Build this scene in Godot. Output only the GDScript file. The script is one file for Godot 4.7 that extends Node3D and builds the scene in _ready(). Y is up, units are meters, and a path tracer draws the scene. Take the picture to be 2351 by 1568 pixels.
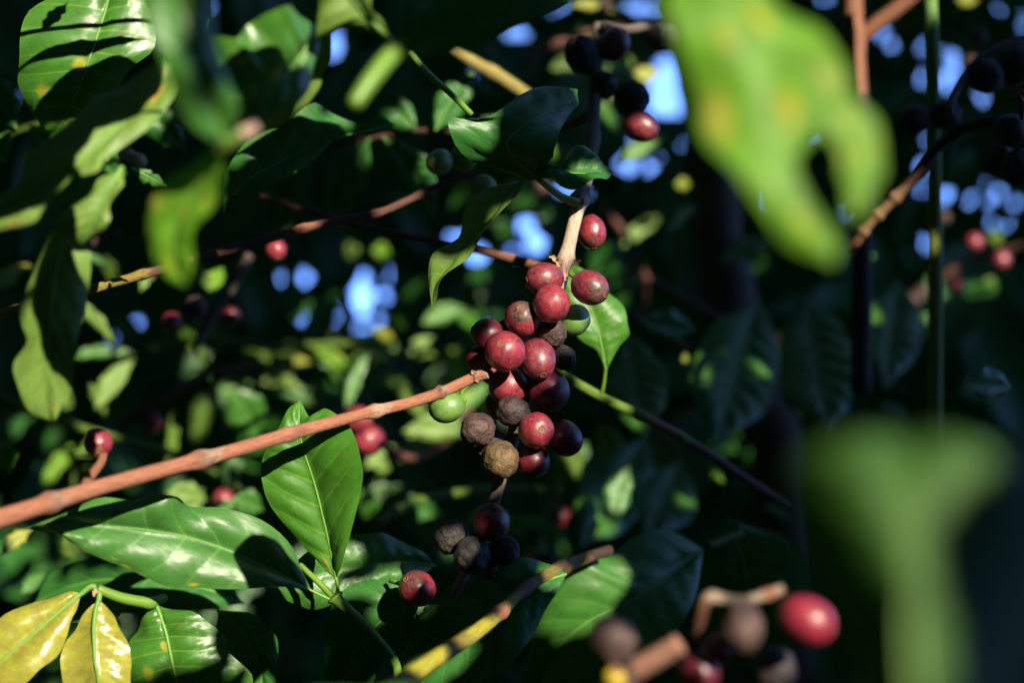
extends Node3D
# A fruiting coffee branch among sunlit and shaded coffee leaves, seen from about 0.6 m.

const FOCAL := 3265.0      # picture widths of 2351 px: focal length in those pixels (50 mm lens)
const EYE := 1.45          # height of the camera above the ground
const VEINS := 9.0
var to_sun := Vector3(0.42, 0.46, 0.78).normalized()
var rng := RandomNumberGenerator.new()
var noise := FastNoiseLite.new()
var where := {}            # node -> world position of its origin
var taken := {}            # names in use
var sunny := []            # [point, radius]: places that the sun reaches through gaps in the crown behind the camera
var shady := []            # [point, radius]: places that stay in shade
var M := {}

# ------------------------------------------------------------------ helpers
func at(u: float, v: float, d: float) -> Vector3:
	return Vector3((u - 1175.5) / FOCAL * d, EYE - (v - 784.0) / FOCAL * d, -d)

func lin(r: float, g: float, b: float) -> Color:
	return Color(r, g, b).linear_to_srgb()

func numbered(called: String) -> String:
	var n: int = taken.get(called, -1) + 1
	taken[called] = n
	return called if n == 0 else "%s_%03d" % [called, n]

func thing(called: String, label: String, category: String, pos: Vector3, group := "") -> Node3D:
	var o := Node3D.new()
	o.name = numbered(called)
	add_child(o)
	o.position = pos
	where[o] = pos
	o.set_meta("label", label)
	o.set_meta("category", category)
	if group:
		o.set_meta("group", group)
	return o

func part(parent: Node3D, called: String, mesh: Mesh, mat: Material, pos: Vector3) -> MeshInstance3D:
	var o := MeshInstance3D.new()
	o.name = called
	o.mesh = mesh
	o.material_override = mat
	parent.add_child(o, true)
	o.position = pos - where[parent]
	where[o] = pos
	return o

func curve(pts: Array, s: float):
	# Catmull-Rom through evenly spaced control values
	var n := pts.size() - 1
	var x := clampf(s, 0.0, 1.0) * n
	var i := mini(int(x), n - 1)
	var f := x - i
	var b = pts[i]
	var c = pts[i + 1]
	var a = pts[i - 1] if i > 0 else b * 2.0 - c
	var d = pts[i + 2] if i + 2 <= n else c * 2.0 - b
	return (b * 2.0 + (c - a) * f + (a * 2.0 - b * 5.0 + c * 4.0 - d) * f * f + (b * 3.0 - a - c * 3.0 + d) * f * f * f) * 0.5

func table(keys: Array, s: float) -> float:
	for i in range(1, keys.size()):
		if s <= keys[i][0]:
			var f: float = (s - keys[i - 1][0]) / (keys[i][0] - keys[i - 1][0])
			return lerpf(keys[i - 1][1], keys[i][1], f)
	return keys[-1][1]

const OUTLINE := [[0.0, 0.02], [0.04, 0.1], [0.1, 0.3], [0.2, 0.66], [0.3, 0.87], [0.42, 0.99], [0.52, 1.0], [0.64, 0.9], [0.74, 0.7], [0.82, 0.46], [0.88, 0.26], [0.93, 0.12], [0.97, 0.05], [1.0, 0.01]]

func grid(rows: int, cols: int, pts: PackedVector3Array, uvs: PackedVector2Array, wrap := false, inside := Vector3.INF, colors := PackedColorArray()) -> ArrayMesh:
	var nor := PackedVector3Array()
	nor.resize(pts.size())
	for i in rows:
		for j in cols:
			var j0 := j - 1
			var j1 := j + 1
			if wrap:
				j0 = cols - 2 if j == 0 else j - 1
				j1 = 1 if j == cols - 1 else j + 1
			var du := pts[mini(i + 1, rows - 1) * cols + j] - pts[maxi(i - 1, 0) * cols + j]
			var dv := pts[i * cols + mini(j1, cols - 1)] - pts[i * cols + maxi(j0, 0)]
			var n := du.cross(dv)
			nor[i * cols + j] = n.normalized() if n.length_squared() > 1e-22 else Vector3.ZERO
	for i in rows:
		for j in cols:
			if nor[i * cols + j] == Vector3.ZERO:
				var k := 1 if i < rows / 2 else -1
				var sum := Vector3.ZERO
				for jj in cols:
					sum += nor[(i + k) * cols + jj]
				nor[i * cols + j] = sum.normalized()
	var flip := false
	if inside != Vector3.INF:
		var m := (rows / 2) * cols + cols / 3
		flip = nor[m].dot(pts[m] - inside) < 0.0
	if flip:
		for k in nor.size():
			nor[k] = -nor[k]
	var idx := PackedInt32Array()
	for i in rows - 1:
		for j in cols - 1:
			var a := i * cols + j
			var b := a + cols
			if flip:
				idx.append_array([a, b, a + 1, b, b + 1, a + 1])
			else:
				idx.append_array([a, a + 1, b, b, a + 1, b + 1])
	var arr := []
	arr.resize(Mesh.ARRAY_MAX)
	arr[Mesh.ARRAY_VERTEX] = pts
	arr[Mesh.ARRAY_NORMAL] = nor
	arr[Mesh.ARRAY_TEX_UV] = uvs
	if colors.size():
		arr[Mesh.ARRAY_COLOR] = colors
	arr[Mesh.ARRAY_INDEX] = idx
	var mesh := ArrayMesh.new()
	mesh.add_surface_from_arrays(Mesh.PRIMITIVE_TRIANGLES, arr)
	return mesh

func rod(parent: Node3D, called: String, mat: Material, pts: Array, radii: Array, sides := 10, tints := [], nodes := [], rough := 0.05, rows := 0) -> MeshInstance3D:
	# a tapered, slightly uneven tube through pts; nodes: [where 0..1, swelling, spread]
	var base: Vector3 = pts[0]
	var n := rows if rows else maxi(8, (pts.size() - 1) * 7)
	var v := PackedVector3Array()
	var uv := PackedVector2Array()
	var col := PackedColorArray()
	var side := Vector3.ZERO
	var long := 0.0
	var before := base
	var ring_mid := Vector3.ZERO
	var shift := rng.randf() * 40.0
	for i in n + 3:
		var s := clampf(float(i - 1) / n, 0.0, 1.0)
		var c: Vector3 = curve(pts, s)
		var tan: Vector3 = (curve(pts, minf(s + 0.01, 1.0)) - curve(pts, maxf(s - 0.01, 0.0))).normalized()
		if side == Vector3.ZERO:
			side = tan.cross(Vector3(0.3, 0.2, 0.9)).normalized()
		side = (side - tan * side.dot(tan)).normalized()
		var up := tan.cross(side)
		var r: float = curve(radii, s)
		for k in nodes:
			r *= 1.0 + k[1] * exp(-pow((s - k[0]) / k[2], 2.0))
		long += c.distance_to(before)
		before = c
		var e := 1.0
		if i == 0 or i == n + 2:
			e = 0.02
			c += tan * r * (0.25 if i else -0.25)
		for j in sides + 1:
			var a := TAU * (j % sides) / sides
			var d := side * cos(a) + up * sin(a)
			var bump := 1.0 + rough * noise.get_noise_3d(c.x * 900.0 + d.x * 9.0 + shift, c.y * 900.0 + d.y * 9.0, c.z * 900.0 + d.z * 9.0) * 2.0
			v.append(c + d * r * e * bump - base)
			uv.append(Vector2(float(j) / sides * 2.0, long / maxf(radii[0], 0.0008) / 10.0))
			if tints.size():
				col.append(curve_color(tints, s + 0.02 * noise.get_noise_2d(long * 9000.0, a * 30.0)))
		if i == (n + 3) / 2:
			ring_mid = c - base
	return part(parent, called, grid(n + 3, sides + 1, v, uv, true, ring_mid, col), mat, base)

func curve_color(t: Array, s: float) -> Color:
	# stepwise bands with short blends: [[from, colour], ...]
	var c: Color = t[0][1]
	for k in t:
		c = c.lerp(k[1], clampf((s - k[0]) / 0.02, 0.0, 1.0))
	return c

func add_sun(pt: Vector3, r: float) -> void:
	sunny.append([pt, r])

func add_shade(u: float, v: float, d: float, r: float) -> void:
	shady.append([at(u, v, d), r * 0.001])

func seen_at(q: Vector3) -> Array:
	return [1175.5 + q.x / -q.z * FOCAL, 784.0 - (q.y - EYE) / -q.z * FOCAL, -q.z]

func leaf(parent: Node3D, called: String, mat: Material, mid: Array, le: Array, re: Array, o := {}) -> MeshInstance3D:
	# mid: [u, v, depth] from base to tip; le, re: the two edges, [u, v, depth offset in mm]
	var m3 := []
	for k in mid:
		m3.append(Vector3(k[0], k[1], k[2]))
	var edges := []
	for e in [le, re]:
		var q := [m3[0]]
		for k in e:
			q.append(Vector3(k[0], k[1], k[2] if k.size() > 2 else 0.0))
		q[0] = Vector3(m3[0].x, m3[0].y, 0.0)
		q.append(Vector3(m3[-1].x, m3[-1].y, 0.0))
		edges.append(q)
	var rows: int = o.get("rows", 30)
	var half: int = o.get("half", 7)
	var arch: float = o.get("arch", 2.0) * 0.001
	var quilt: float = o.get("quilt", 0.9) * 0.001
	var wave: float = o.get("wave", 1.5) * 0.001
	var ph: float = rng.randf() * TAU
	var base := at(mid[0][0], mid[0][1], mid[0][2])
	var v := PackedVector3Array()
	var uv := PackedVector2Array()
	var spine := []
	var out := []
	for i in rows + 1:
		var s := float(i) / rows
		var mc: Vector3 = curve(m3, s)
		var c := at(mc.x, mc.y, mc.z)
		var rim := []
		for h in 2:
			var e: Vector3 = curve(edges[h], s)
			var dd := e.z * 0.001 + float(o.get("lz" if h == 0 else "rz", 0.0)) * 0.001 * sin(PI * s)
			rim.append(at(e.x, e.y, mc.z + dd))
		var nx: Vector3 = curve(m3, minf(s + 0.02, 1.0))
		var pv: Vector3 = curve(m3, maxf(s - 0.02, 0.0))
		var along := (at(nx.x, nx.y, nx.z) - at(pv.x, pv.y, pv.z)).normalized()
		var n: Vector3 = along.cross(rim[1] - rim[0])
		n = n.normalized() if n.length() > 1e-9 else Vector3(0, 0, 1)
		if n.z < 0.0:
			n = -n
		spine.append(c)
		out.append(n)
		for j in 2 * half + 1:
			var t := float(j - half) / half
			var x := absf(t)
			var rimp: Vector3 = rim[0] if t < 0.0 else rim[1]
			rimp += (rimp - c).normalized() * float(o.get("ripple", 1.0)) * (0.0005 * sin(s * 23.0 + ph) + 0.0002 * sin(s * 41.0 + ph * 3.0)) * sin(PI * s)
			var w := c.distance_to(rimp)
			var pos := c.lerp(rimp, x)
			var phi := (s - 0.12 * x) * VEINS
			var lift := arch * 4.0 * x * (1.0 - x) * minf(1.0, w / 0.012)
			lift += quilt * (absf(sin(PI * phi)) - 0.5) * sin(PI * x) * minf(1.0, w / 0.012)
			lift += wave * sin(TAU * s * 2.6 + ph + (1.7 if t < 0.0 else 0.0)) * x * x * minf(1.0, w / 0.012)
			lift += 0.001 * float(o.get("uneven", 0.8)) * noise.get_noise_2d(s * 160.0 + ph * 50.0, t * 70.0) * minf(1.0, w / 0.012)
			v.append(pos + n * lift - base)
			uv.append(Vector2(s, 0.5 + 0.5 * t))
	var cols := 2 * half + 1
	var mesh := grid(rows + 1, cols, v, uv)
	var blade := part(parent, called, mesh, mat, base)
	var r0: float = o.get("rib", 0.65) * 0.001
	var rib := []
	for k in [0.0, 0.15, 0.3, 0.45, 0.6, 0.75, 0.9, 0.98]:
		var i := int(k * rows)
		rib.append(v[i * cols + half] + base + out[i] * r0 * 0.25)
	rod(blade, "midrib", o.get("rib_mat", M.rib), rib, [r0, r0 * 0.85, r0 * 0.6, r0 * 0.4, r0 * 0.2], 7, [], [], 0.03, 24)
	if o.has("petiole"):
		var pp := []
		for k in o.petiole:
			pp.append(at(k[0], k[1], k[2]))
		pp.append(base + (spine[1] - base) * 0.6)
		rod(blade, "petiole", o.get("rib_mat", M.petiole), pp, [r0 * 1.5, r0 * 1.25, r0 * 1.1], 8)
	if o.has("lit"):
		if o.lit is Array:
			for k in o.lit:
				var i := int(k[0] * rows)
				add_sun(v[i * cols + int((k[1] * 0.5 + 0.5) * 2 * half)] + base, k[2] * 0.001)
		else:
			for i in range(1 + int(rows * float(o.get("lit_from", 0.0))), rows, 2):
				for j in range(1, cols - 1, 3):
					add_sun(v[i * cols + j] + base, o.lit * 0.001)
	return blade

func spray_leaf(parent: Node3D, called: String, mat: Material, b: Array, t: Array, wl: float, wr: float, bend := 0.0, o := {}) -> MeshInstance3D:
	# a leaf from base b to tip t, [u, v, depth], half widths in pixels
	var a := Vector2(b[0], b[1])
	var z := Vector2(t[0], t[1])
	var dir := (z - a).normalized()
	var per := Vector2(dir.y, -dir.x)
	var mid := []
	var le := []
	var re := []
	var k1 := rng.randf() * TAU
	for i in 9:
		var s := i / 8.0
		var c := a.lerp(z, s) + per * bend * 4.0 * s * (1.0 - s)
		mid.append([c.x, c.y, lerpf(b[2], t[2], s) - float(o.get("bow", 0.0)) * 0.004 * s * (1.0 - s)])
	for i in range(1, 16):
		var s := i / 16.0
		var c := a.lerp(z, s) + per * bend * 4.0 * s * (1.0 - s)
		var w := table(OUTLINE, s)
		var l := c + per * wl * w * (1.0 + 0.06 * sin(s * 19.0 + k1))
		var r := c - per * wr * w * (1.0 + 0.06 * sin(s * 17.0 + k1 * 2.0))
		le.append([l.x, l.y])
		re.append([r.x, r.y])
	return leaf(parent, called, mat, mid, le, re, o)

func cherry(parent: Node3D, u: float, v: float, d: float, ra: float, rb: float, axis: Vector3, kind: String, o := {}) -> MeshInstance3D:
	# ra: half length along the axis (towards the eye of the fruit), rb: half width, in pixels
	var k := d / FOCAL
	var ha := ra * k
	var hb := rb * k
	var y := axis.normalized()
	var x := y.cross(Vector3(0.31, 0.2, 0.93)).normalized()
	var z := x.cross(y)
	var dry: float = {"black": 0.045, "brown": 0.032, "husk": 0.042}.get(kind, 0.0)
	var rows := 34 if dry > 0.0 else 26
	var cols := 37 if dry > 0.0 else 29
	var seed_shift := rng.randf() * 500.0
	var pts := PackedVector3Array()
	var uv := PackedVector2Array()
	for i in rows:
		var th := PI * i / (rows - 1)
		for j in cols:
			var a := TAU * (j % (cols - 1)) / (cols - 1)
			var dir := Vector3(sin(th) * cos(a), cos(th), sin(th) * sin(a))
			var f := 1.0 + 0.035 * noise.get_noise_3d(dir.x * 60.0 + seed_shift, dir.y * 60.0, dir.z * 60.0)
			f -= 0.05 * exp(-pow(th / 0.35, 2.0))
			f -= 0.012 * cos(2.0 * a) * sin(th)
			if dry > 0.0:
				f += dry * (0.45 - absf(noise.get_noise_3d(dir.x * 110.0 + seed_shift, dir.y * 60.0, dir.z * 110.0)) * 2.2)
				f += dry * 2.2 * noise.get_noise_3d(dir.x * 48.0 + seed_shift, dir.y * 75.0 + 90.0, dir.z * 75.0)
			pts.append((x * dir.x * hb + y * dir.y * ha + z * dir.z * hb) * f)
			uv.append(Vector2(float(j) / (cols - 1), th / PI))
	var pos := at(u, v, d)
	var fruit := part(parent, "cherry", grid(rows, cols, pts, uv, true, Vector3.ZERO), M[o.get("mat", kind)], pos)
	var looks: Dictionary = {"black": "shrivelled black cherry", "brown": "dried tan brown cherry", "husk": "dried dull brown cherry", "green": "unripe green cherry", "purple": "overripe wine dark cherry"}
	if o.has("mat") and "patched" in o.mat:
		fruit.set_meta("label", "red cherry with a dried brown cap")
	elif looks.has(kind):
		fruit.set_meta("label", looks[kind])
	if o.has("label"):
		fruit.set_meta("label", o.label)
	# the eye: a low ring round the scar of the flower
	var top := y * pts[0].length()
	var er: float = o.get("eye", 1.0) * 0.0014
	var ev := PackedVector3Array()
	var eu := PackedVector2Array()
	var prof := [[0.02, 0.10], [0.25, 0.16], [0.4, -0.02], [0.62, 0.02], [0.8, 0.24], [1.0, 0.12], [1.25, -0.22]]
	for q in prof:
		for j in 15:
			var a := TAU * (j % 14) / 14
			var rr: float = er * q[0] * (1.0 + 0.1 * sin(3.0 * a + seed_shift))
			ev.append((x * cos(a) + z * sin(a)) * rr + y * er * q[1])
			eu.append(Vector2(j / 14.0, q[0]))
	part(fruit, "flower_scar", grid(prof.size(), 15, ev, eu, true, -y * 0.01), M.scar_dark if dry > 0.0 or kind in ["purple", "dim"] else M.scar, pos + top)
	if o.has("stalk"):
		var st: Array = o.stalk
		rod(fruit, "stalk", M.petiole, [at(st[0], st[1], st[2]), at(lerpf(st[0], u, 0.4), lerpf(st[1], v, 0.4) + 2.0, lerpf(st[2], d, 0.4)), pos - y * ha * 0.96], [0.0011, 0.0010, 0.0012], 8)
	if o.has("lit"):
		add_sun(pos + Vector3(0, 0, hb * 0.7), o.lit * 0.001)
	return fruit

func px(list: Array) -> Array:
	var r := []
	for k in list:
		r.append(at(k[0], k[1], k[2]))
	return r

# ------------------------------------------------------------------ materials
func leaf_image(base: Color, vein: Color, mottle: float, spots: Array, shift: float, bands := 0.0, band := Color.BLACK) -> ImageTexture:
	var w := 224
	var h := 112
	var im := Image.create(w, h, false, Image.FORMAT_RGB8)
	for i in w:
		var s := (i + 0.5) / w
		for j in h:
			var t := (j + 0.5) / h * 2.0 - 1.0
			var x := absf(t)
			var phi := (s - 0.12 * x) * VEINS
			var near := absf(phi - roundf(phi)) / VEINS
			var side := exp(-pow(near / 0.0045, 2.0)) * (1.0 - 0.7 * x) * 0.8
			var fine := noise.get_noise_2d(i * 6.0 + shift, j * 6.0) * 0.5 + noise.get_noise_2d(i * 1.6 + shift, j * 1.6 + 300.0)
			var net := absf(noise.get_noise_2d(i * 9.0 + shift, j * 9.0 + 77.0))
			var c := base * (1.0 + mottle * fine)
			if bands > 0.0:
				c = c.lerp(band, bands * clampf(0.5 + noise.get_noise_2d(i * 3.5 + shift, j * 1.2) * 1.6, 0.0, 1.0))
			c = c.lerp(vein, clampf(side + 0.10 * exp(-pow(net / 0.05, 2.0)), 0.0, 1.0))
			c = c.lerp(vein, 0.8 * exp(-pow(x / 0.022, 2.0)))
			c = c.lerp(vein, 0.35 * smoothstep(0.975, 1.0, x))
			var fleck := smoothstep(0.40, 0.5, noise.get_noise_2d(i * 16.0 + shift * 3.0, j * 16.0 + 900.0))
			c = c.lerp(Color(0.16, 0.12, 0.05), fleck * 0.5)
			for k in spots:
				var dd: float = Vector2((s - k[0]) * 2.4, t - k[1]).length() / k[2]
				dd *= 1.0 + 0.35 * noise.get_noise_2d(i * 2.5 + k[0] * 900.0, j * 2.5)
				c = c.lerp(k[3], (1.0 - smoothstep(0.35, 1.1, dd)) * (k[4] if k.size() > 4 else 0.9))
			c.a = 1.0
			im.set_pixel(i, j, c.linear_to_srgb())
	return ImageTexture.create_from_image(im)

func leaf_material(key: String, base: Color, vein: Color, rough: float, back: Color, spots := [], mottle := 0.22, bands := 0.0, band := Color.BLACK) -> void:
	var m := StandardMaterial3D.new()
	m.resource_name = key
	m.albedo_texture = leaf_image(base, vein, mottle, spots, float(M.size()) * 137.0, bands, band)
	m.roughness = rough
	m.metallic_specular = 0.5
	m.backlight_enabled = true
	m.backlight = back
	m.heightmap_enabled = true
	m.heightmap_scale = 0.018
	m.heightmap_texture = M.leaf_relief
	m.cull_mode = BaseMaterial3D.CULL_DISABLED
	m.texture_repeat = false
	M[key] = m

func fruit_image(kind: String, patch: float, patch_size: float) -> ImageTexture:
	var w := 160
	var h := 80
	var im := Image.create(w, h, false, Image.FORMAT_RGB8)
	var pal: Dictionary = {
		"red": [Color(0.120, 0.004, 0.017), Color(0.165, 0.010, 0.021), Color(0.065, 0.0025, 0.012)],
		"scarlet": [Color(0.165, 0.0045, 0.019), Color(0.22, 0.012, 0.023), Color(0.10, 0.003, 0.014)],
		"blush": [Color(0.30, 0.05, 0.018), Color(0.42, 0.14, 0.03), Color(0.16, 0.012, 0.012)],
		"purple": [Color(0.075, 0.0035, 0.013), Color(0.11, 0.006, 0.018), Color(0.04, 0.002, 0.009)],
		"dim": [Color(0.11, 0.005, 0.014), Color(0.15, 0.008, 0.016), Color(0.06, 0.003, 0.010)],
		"green": [Color(0.090, 0.190, 0.035), Color(0.125, 0.235, 0.050), Color(0.065, 0.15, 0.026)],
		"black": [Color(0.008, 0.0065, 0.008), Color(0.045, 0.033, 0.025), Color(0.004, 0.004, 0.005)],
		"brown": [Color(0.085, 0.052, 0.020), Color(0.15, 0.095, 0.040), Color(0.045, 0.026, 0.012)],
		"husk": [Color(0.045, 0.023, 0.021), Color(0.105, 0.062, 0.050), Color(0.018, 0.010, 0.010)],
	}
	var c3: Array = pal[kind]
	var sh: float = kind.hash() % 1000 + patch * 313.0
	for j in h:
		var th := PI * (j + 0.5) / h
		for i in w:
			var a := TAU * (i + 0.5) / w
			var d := Vector3(sin(th) * cos(a), cos(th), sin(th) * sin(a))
			var n1 := noise.get_noise_3d(d.x * 60.0 + sh, d.y * 45.0, d.z * 60.0)
			var n2 := noise.get_noise_3d(d.x * 330.0 + sh, d.y * 130.0, d.z * 330.0)
			var n3 := noise.get_noise_3d(d.x * 700.0, d.y * 700.0 + sh, d.z * 700.0)
			var c: Color = c3[0]
			c = c.lerp(c3[1], clampf(0.25 + n1 * 1.5 + n2 * 0.5, 0.0, 1.0) if not kind in ["black", "brown", "husk"] else clampf(n1 * 1.3 + n2 * 1.2 + n3 * 0.9 + (0.06 if kind != "black" else -0.12), 0.0, 1.0))
			c = c.lerp(c3[2], clampf(-n1 * 1.2 - n2 * 0.5, 0.0, 1.0))
			if kind in ["red", "scarlet", "purple", "dim", "green", "blush"]:
				var sp := smoothstep(0.43, 0.52, n3)
				c = c.lerp(Color(0.36, 0.22, 0.13) if kind != "green" else Color(0.2, 0.3, 0.08), sp * (0.8 if kind in ["red", "scarlet", "blush"] else 0.3))
				c = c.lerp(Color(0.26, 0.15, 0.14), clampf(0.07 + 0.22 * noise.get_noise_3d(d.x * 150.0 + 40.0, d.y * 150.0, d.z * 150.0 + sh), 0.0, 0.2) if kind in ["red", "scarlet"] else 0.0)
			if patch > 0.0:
				# a dried brown cap over the end of the fruit, seen in the photograph
				var e := acos(clampf(d.dot(Vector3(0.22, 0.95, 0.2).normalized()), -1.0, 1.0)) + 0.35 * n1 + 0.12 * n2
				var cap := 1.0 - smoothstep(patch_size - 0.1, patch_size + 0.1, e)
				c = c.lerp(Color(0.085, 0.042, 0.036) * (1.0 + 1.4 * n2 + 0.6 * n1), cap * patch)
			c.a = 1.0
			im.set_pixel(i, j, c.linear_to_srgb())
	return ImageTexture.create_from_image(im)

func fruit_material(key: String, kind: String, rough: float, patch := 0.0, patch_size := 0.8) -> void:
	var m := StandardMaterial3D.new()
	m.resource_name = key
	m.albedo_texture = fruit_image(kind, patch, patch_size)
	m.roughness = rough
	m.metallic_specular = 0.5
	m.heightmap_enabled = true
	m.heightmap_texture = M.grain
	m.heightmap_scale = 0.006 if not kind in ["black", "brown", "husk"] else 0.04
	if not kind in ["black", "brown", "husk"]:
		m.clearcoat_enabled = true
		m.clearcoat = 0.4
		m.clearcoat_roughness = 0.34
	M[key] = m

func plain(key: String, c: Color, rough: float, tinted := false, spec := 0.4) -> void:
	var m := StandardMaterial3D.new()
	m.resource_name = key
	m.albedo_color = c.linear_to_srgb()
	m.roughness = rough
	m.metallic_specular = spec
	m.vertex_color_use_as_albedo = tinted
	if tinted:
		m.albedo_texture = M.bark_streaks
		m.heightmap_enabled = true
		m.heightmap_texture = M.grain
		m.heightmap_scale = 0.05
	M[key] = m

func make_materials() -> void:
	# relief of a leaf between its veins, bark streaks, and fine grain
	var w := 224
	var h := 112
	var im := Image.create(w, h, false, Image.FORMAT_L8)
	for i in w:
		for j in h:
			var s := (i + 0.5) / w
			var x := absf((j + 0.5) / h * 2.0 - 1.0)
			var phi := (s - 0.12 * x) * VEINS
			var near := absf(phi - roundf(phi)) / VEINS
			var g := 0.6 - 0.35 * exp(-pow(near / 0.008, 2.0)) * (1.0 - 0.7 * x) + 0.22 * noise.get_noise_2d(i * 7.0, j * 7.0) + 0.18 * noise.get_noise_2d(i * 2.0, j * 2.0)
			im.set_pixel(i, j, Color(g, g, g))
	M.leaf_relief = ImageTexture.create_from_image(im)
	im = Image.create(128, 128, false, Image.FORMAT_RGB8)
	for i in 128:
		for j in 128:
			var a := TAU * i / 128.0
			var b := TAU * j / 128.0
			var g := 0.92 + 0.55 * noise.get_noise_3d(cos(a) * 55.0, sin(a) * 55.0, 20.0 * cos(b)) + 0.35 * noise.get_noise_3d(cos(a) * 40.0 + 200.0, sin(a) * 40.0 + 60.0 * sin(b), 60.0 * cos(b))
			g = lerpf(1.0, clampf(g, 0.35, 1.15), 0.35)
			im.set_pixel(i, j, Color(g, g * 0.98, g * 0.96))
	M.bark_streaks = ImageTexture.create_from_image(im)
	im = Image.create(160, 160, false, Image.FORMAT_L8)
	for i in 160:
		for j in 160:
			var g := 0.5 + 0.4 * noise.get_noise_2d(i * 9.0, j * 9.0) + 0.3 * noise.get_noise_2d(i * 3.0 + 500.0, j * 3.0)
			im.set_pixel(i, j, Color(g, g, g))
	M.grain = ImageTexture.create_from_image(im)
	var yel := Color(0.42, 0.36, 0.02)
	var tan := Color(0.35, 0.17, 0.03)
	var bk := lin(0.42, 0.5, 0.12)
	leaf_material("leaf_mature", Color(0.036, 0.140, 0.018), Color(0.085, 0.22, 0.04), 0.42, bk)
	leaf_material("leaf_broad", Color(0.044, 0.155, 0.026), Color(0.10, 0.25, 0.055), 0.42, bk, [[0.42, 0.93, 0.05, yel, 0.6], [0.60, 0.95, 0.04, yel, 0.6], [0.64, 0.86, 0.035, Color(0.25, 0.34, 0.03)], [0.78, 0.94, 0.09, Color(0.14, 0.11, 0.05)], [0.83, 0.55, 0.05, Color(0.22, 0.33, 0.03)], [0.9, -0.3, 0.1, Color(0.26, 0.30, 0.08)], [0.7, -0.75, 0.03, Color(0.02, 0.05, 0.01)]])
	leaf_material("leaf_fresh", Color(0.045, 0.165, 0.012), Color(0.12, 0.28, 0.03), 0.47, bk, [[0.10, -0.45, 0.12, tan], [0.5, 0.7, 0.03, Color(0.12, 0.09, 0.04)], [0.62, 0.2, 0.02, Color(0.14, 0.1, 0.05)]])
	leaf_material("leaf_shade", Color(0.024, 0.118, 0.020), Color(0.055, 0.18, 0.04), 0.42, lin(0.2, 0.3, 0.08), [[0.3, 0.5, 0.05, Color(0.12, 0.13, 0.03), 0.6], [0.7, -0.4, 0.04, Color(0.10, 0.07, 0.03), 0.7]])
	leaf_material("leaf_under", Color(0.110, 0.205, 0.030), Color(0.20, 0.29, 0.07), 0.55, lin(0.3, 0.36, 0.08), [[0.14, 0.35, 0.13, Color(0.55, 0.30, 0.04)], [0.03, -0.2, 0.12, Color(0.45, 0.22, 0.10)], [0.85, 0.7, 0.1, Color(0.3, 0.12, 0.05)]])
	leaf_material("leaf_bronze", Color(0.27, 0.275, 0.030), Color(0.20, 0.32, 0.04), 0.30, lin(0.4, 0.36, 0.05), [], 0.25, 0.5, Color(0.20, 0.155, 0.045))
	leaf_material("leaf_lime", Color(0.105, 0.270, 0.016), Color(0.19, 0.38, 0.04), 0.5, lin(0.7, 0.8, 0.12), [[0.22, 0.25, 0.16, yel], [0.30, -0.35, 0.13, Color(0.3, 0.33, 0.03)], [0.50, 0.2, 0.17, yel], [0.5, -0.75, 0.2, Color(0.42, 0.38, 0.07)], [0.83, -0.3, 0.2, Color(0.28, 0.3, 0.02)], [0.4, 0.75, 0.14, Color(0.34, 0.36, 0.04), 0.7], [0.66, 0.55, 0.15, Color(0.06, 0.18, 0.012), 0.7], [0.15, -0.6, 0.2, Color(0.07, 0.2, 0.012), 0.7]], 0.45)
	leaf_material("leaf_spotted", Color(0.040, 0.150, 0.016), Color(0.16, 0.30, 0.03), 0.36, bk, [[0.42, -0.1, 0.12, yel, 0.6], [0.62, -0.55, 0.13, Color(0.36, 0.3, 0.03), 0.55], [0.8, 0.2, 0.10, Color(0.2, 0.2, 0.03), 0.5], [0.2, -0.2, 0.05, Color(0.16, 0.05, 0.03)], [0.3, 0.45, 0.08, Color(0.12, 0.09, 0.03), 0.5]])
	leaf_material("leaf_yellowing", Color(0.24, 0.26, 0.018), Color(0.34, 0.36, 0.06), 0.45, lin(0.4, 0.45, 0.1))
	M.leaf_lime.metallic_specular = 0.32
	M.leaf_bronze.heightmap_scale = 0.003
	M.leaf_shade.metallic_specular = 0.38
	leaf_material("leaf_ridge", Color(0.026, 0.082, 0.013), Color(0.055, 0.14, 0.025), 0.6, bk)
	M.leaf_ridge.metallic_specular = 0.3
	plain("rib", Color(0.105, 0.23, 0.04), 0.5)
	plain("petiole", Color(0.11, 0.22, 0.025), 0.45)
	plain("scar", Color(0.15, 0.07, 0.04), 0.8)
	plain("scar_dark", Color(0.05, 0.032, 0.022), 0.85)
	plain("bark", Color(1, 1, 1), 0.72, true)
	plain("green_stem", Color(0.10, 0.20, 0.022), 0.45)
	plain("papery", Color(0.30, 0.19, 0.12), 0.85)
	for k in ["red", "scarlet", "purple", "dim", "green", "blush"]:
		fruit_material(k, k, 0.5)
	for k in ["black", "brown", "husk"]:
		fruit_material(k, k, 0.72)
	fruit_material("red_patched", "red", 0.5, 0.95, 0.72)
	fruit_material("scarlet_patched", "scarlet", 0.5, 0.95, 0.95)
	fruit_material("blush_burnt", "scarlet", 0.4, 0.7, 0.8)

const TWIG := Color(0.255, 0.108, 0.066)
const TWIG_DARK := Color(0.12, 0.052, 0.038)
const PALE := Color(0.46, 0.35, 0.27)
const GREY := Color(0.13, 0.105, 0.09)
const OLIVE := Color(0.19, 0.155, 0.03)
const YELLOW := Color(0.32, 0.30, 0.03)
const LEAFY := Color(0.10, 0.19, 0.022)
const NODE := Color(0.05, 0.028, 0.022)

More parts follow.
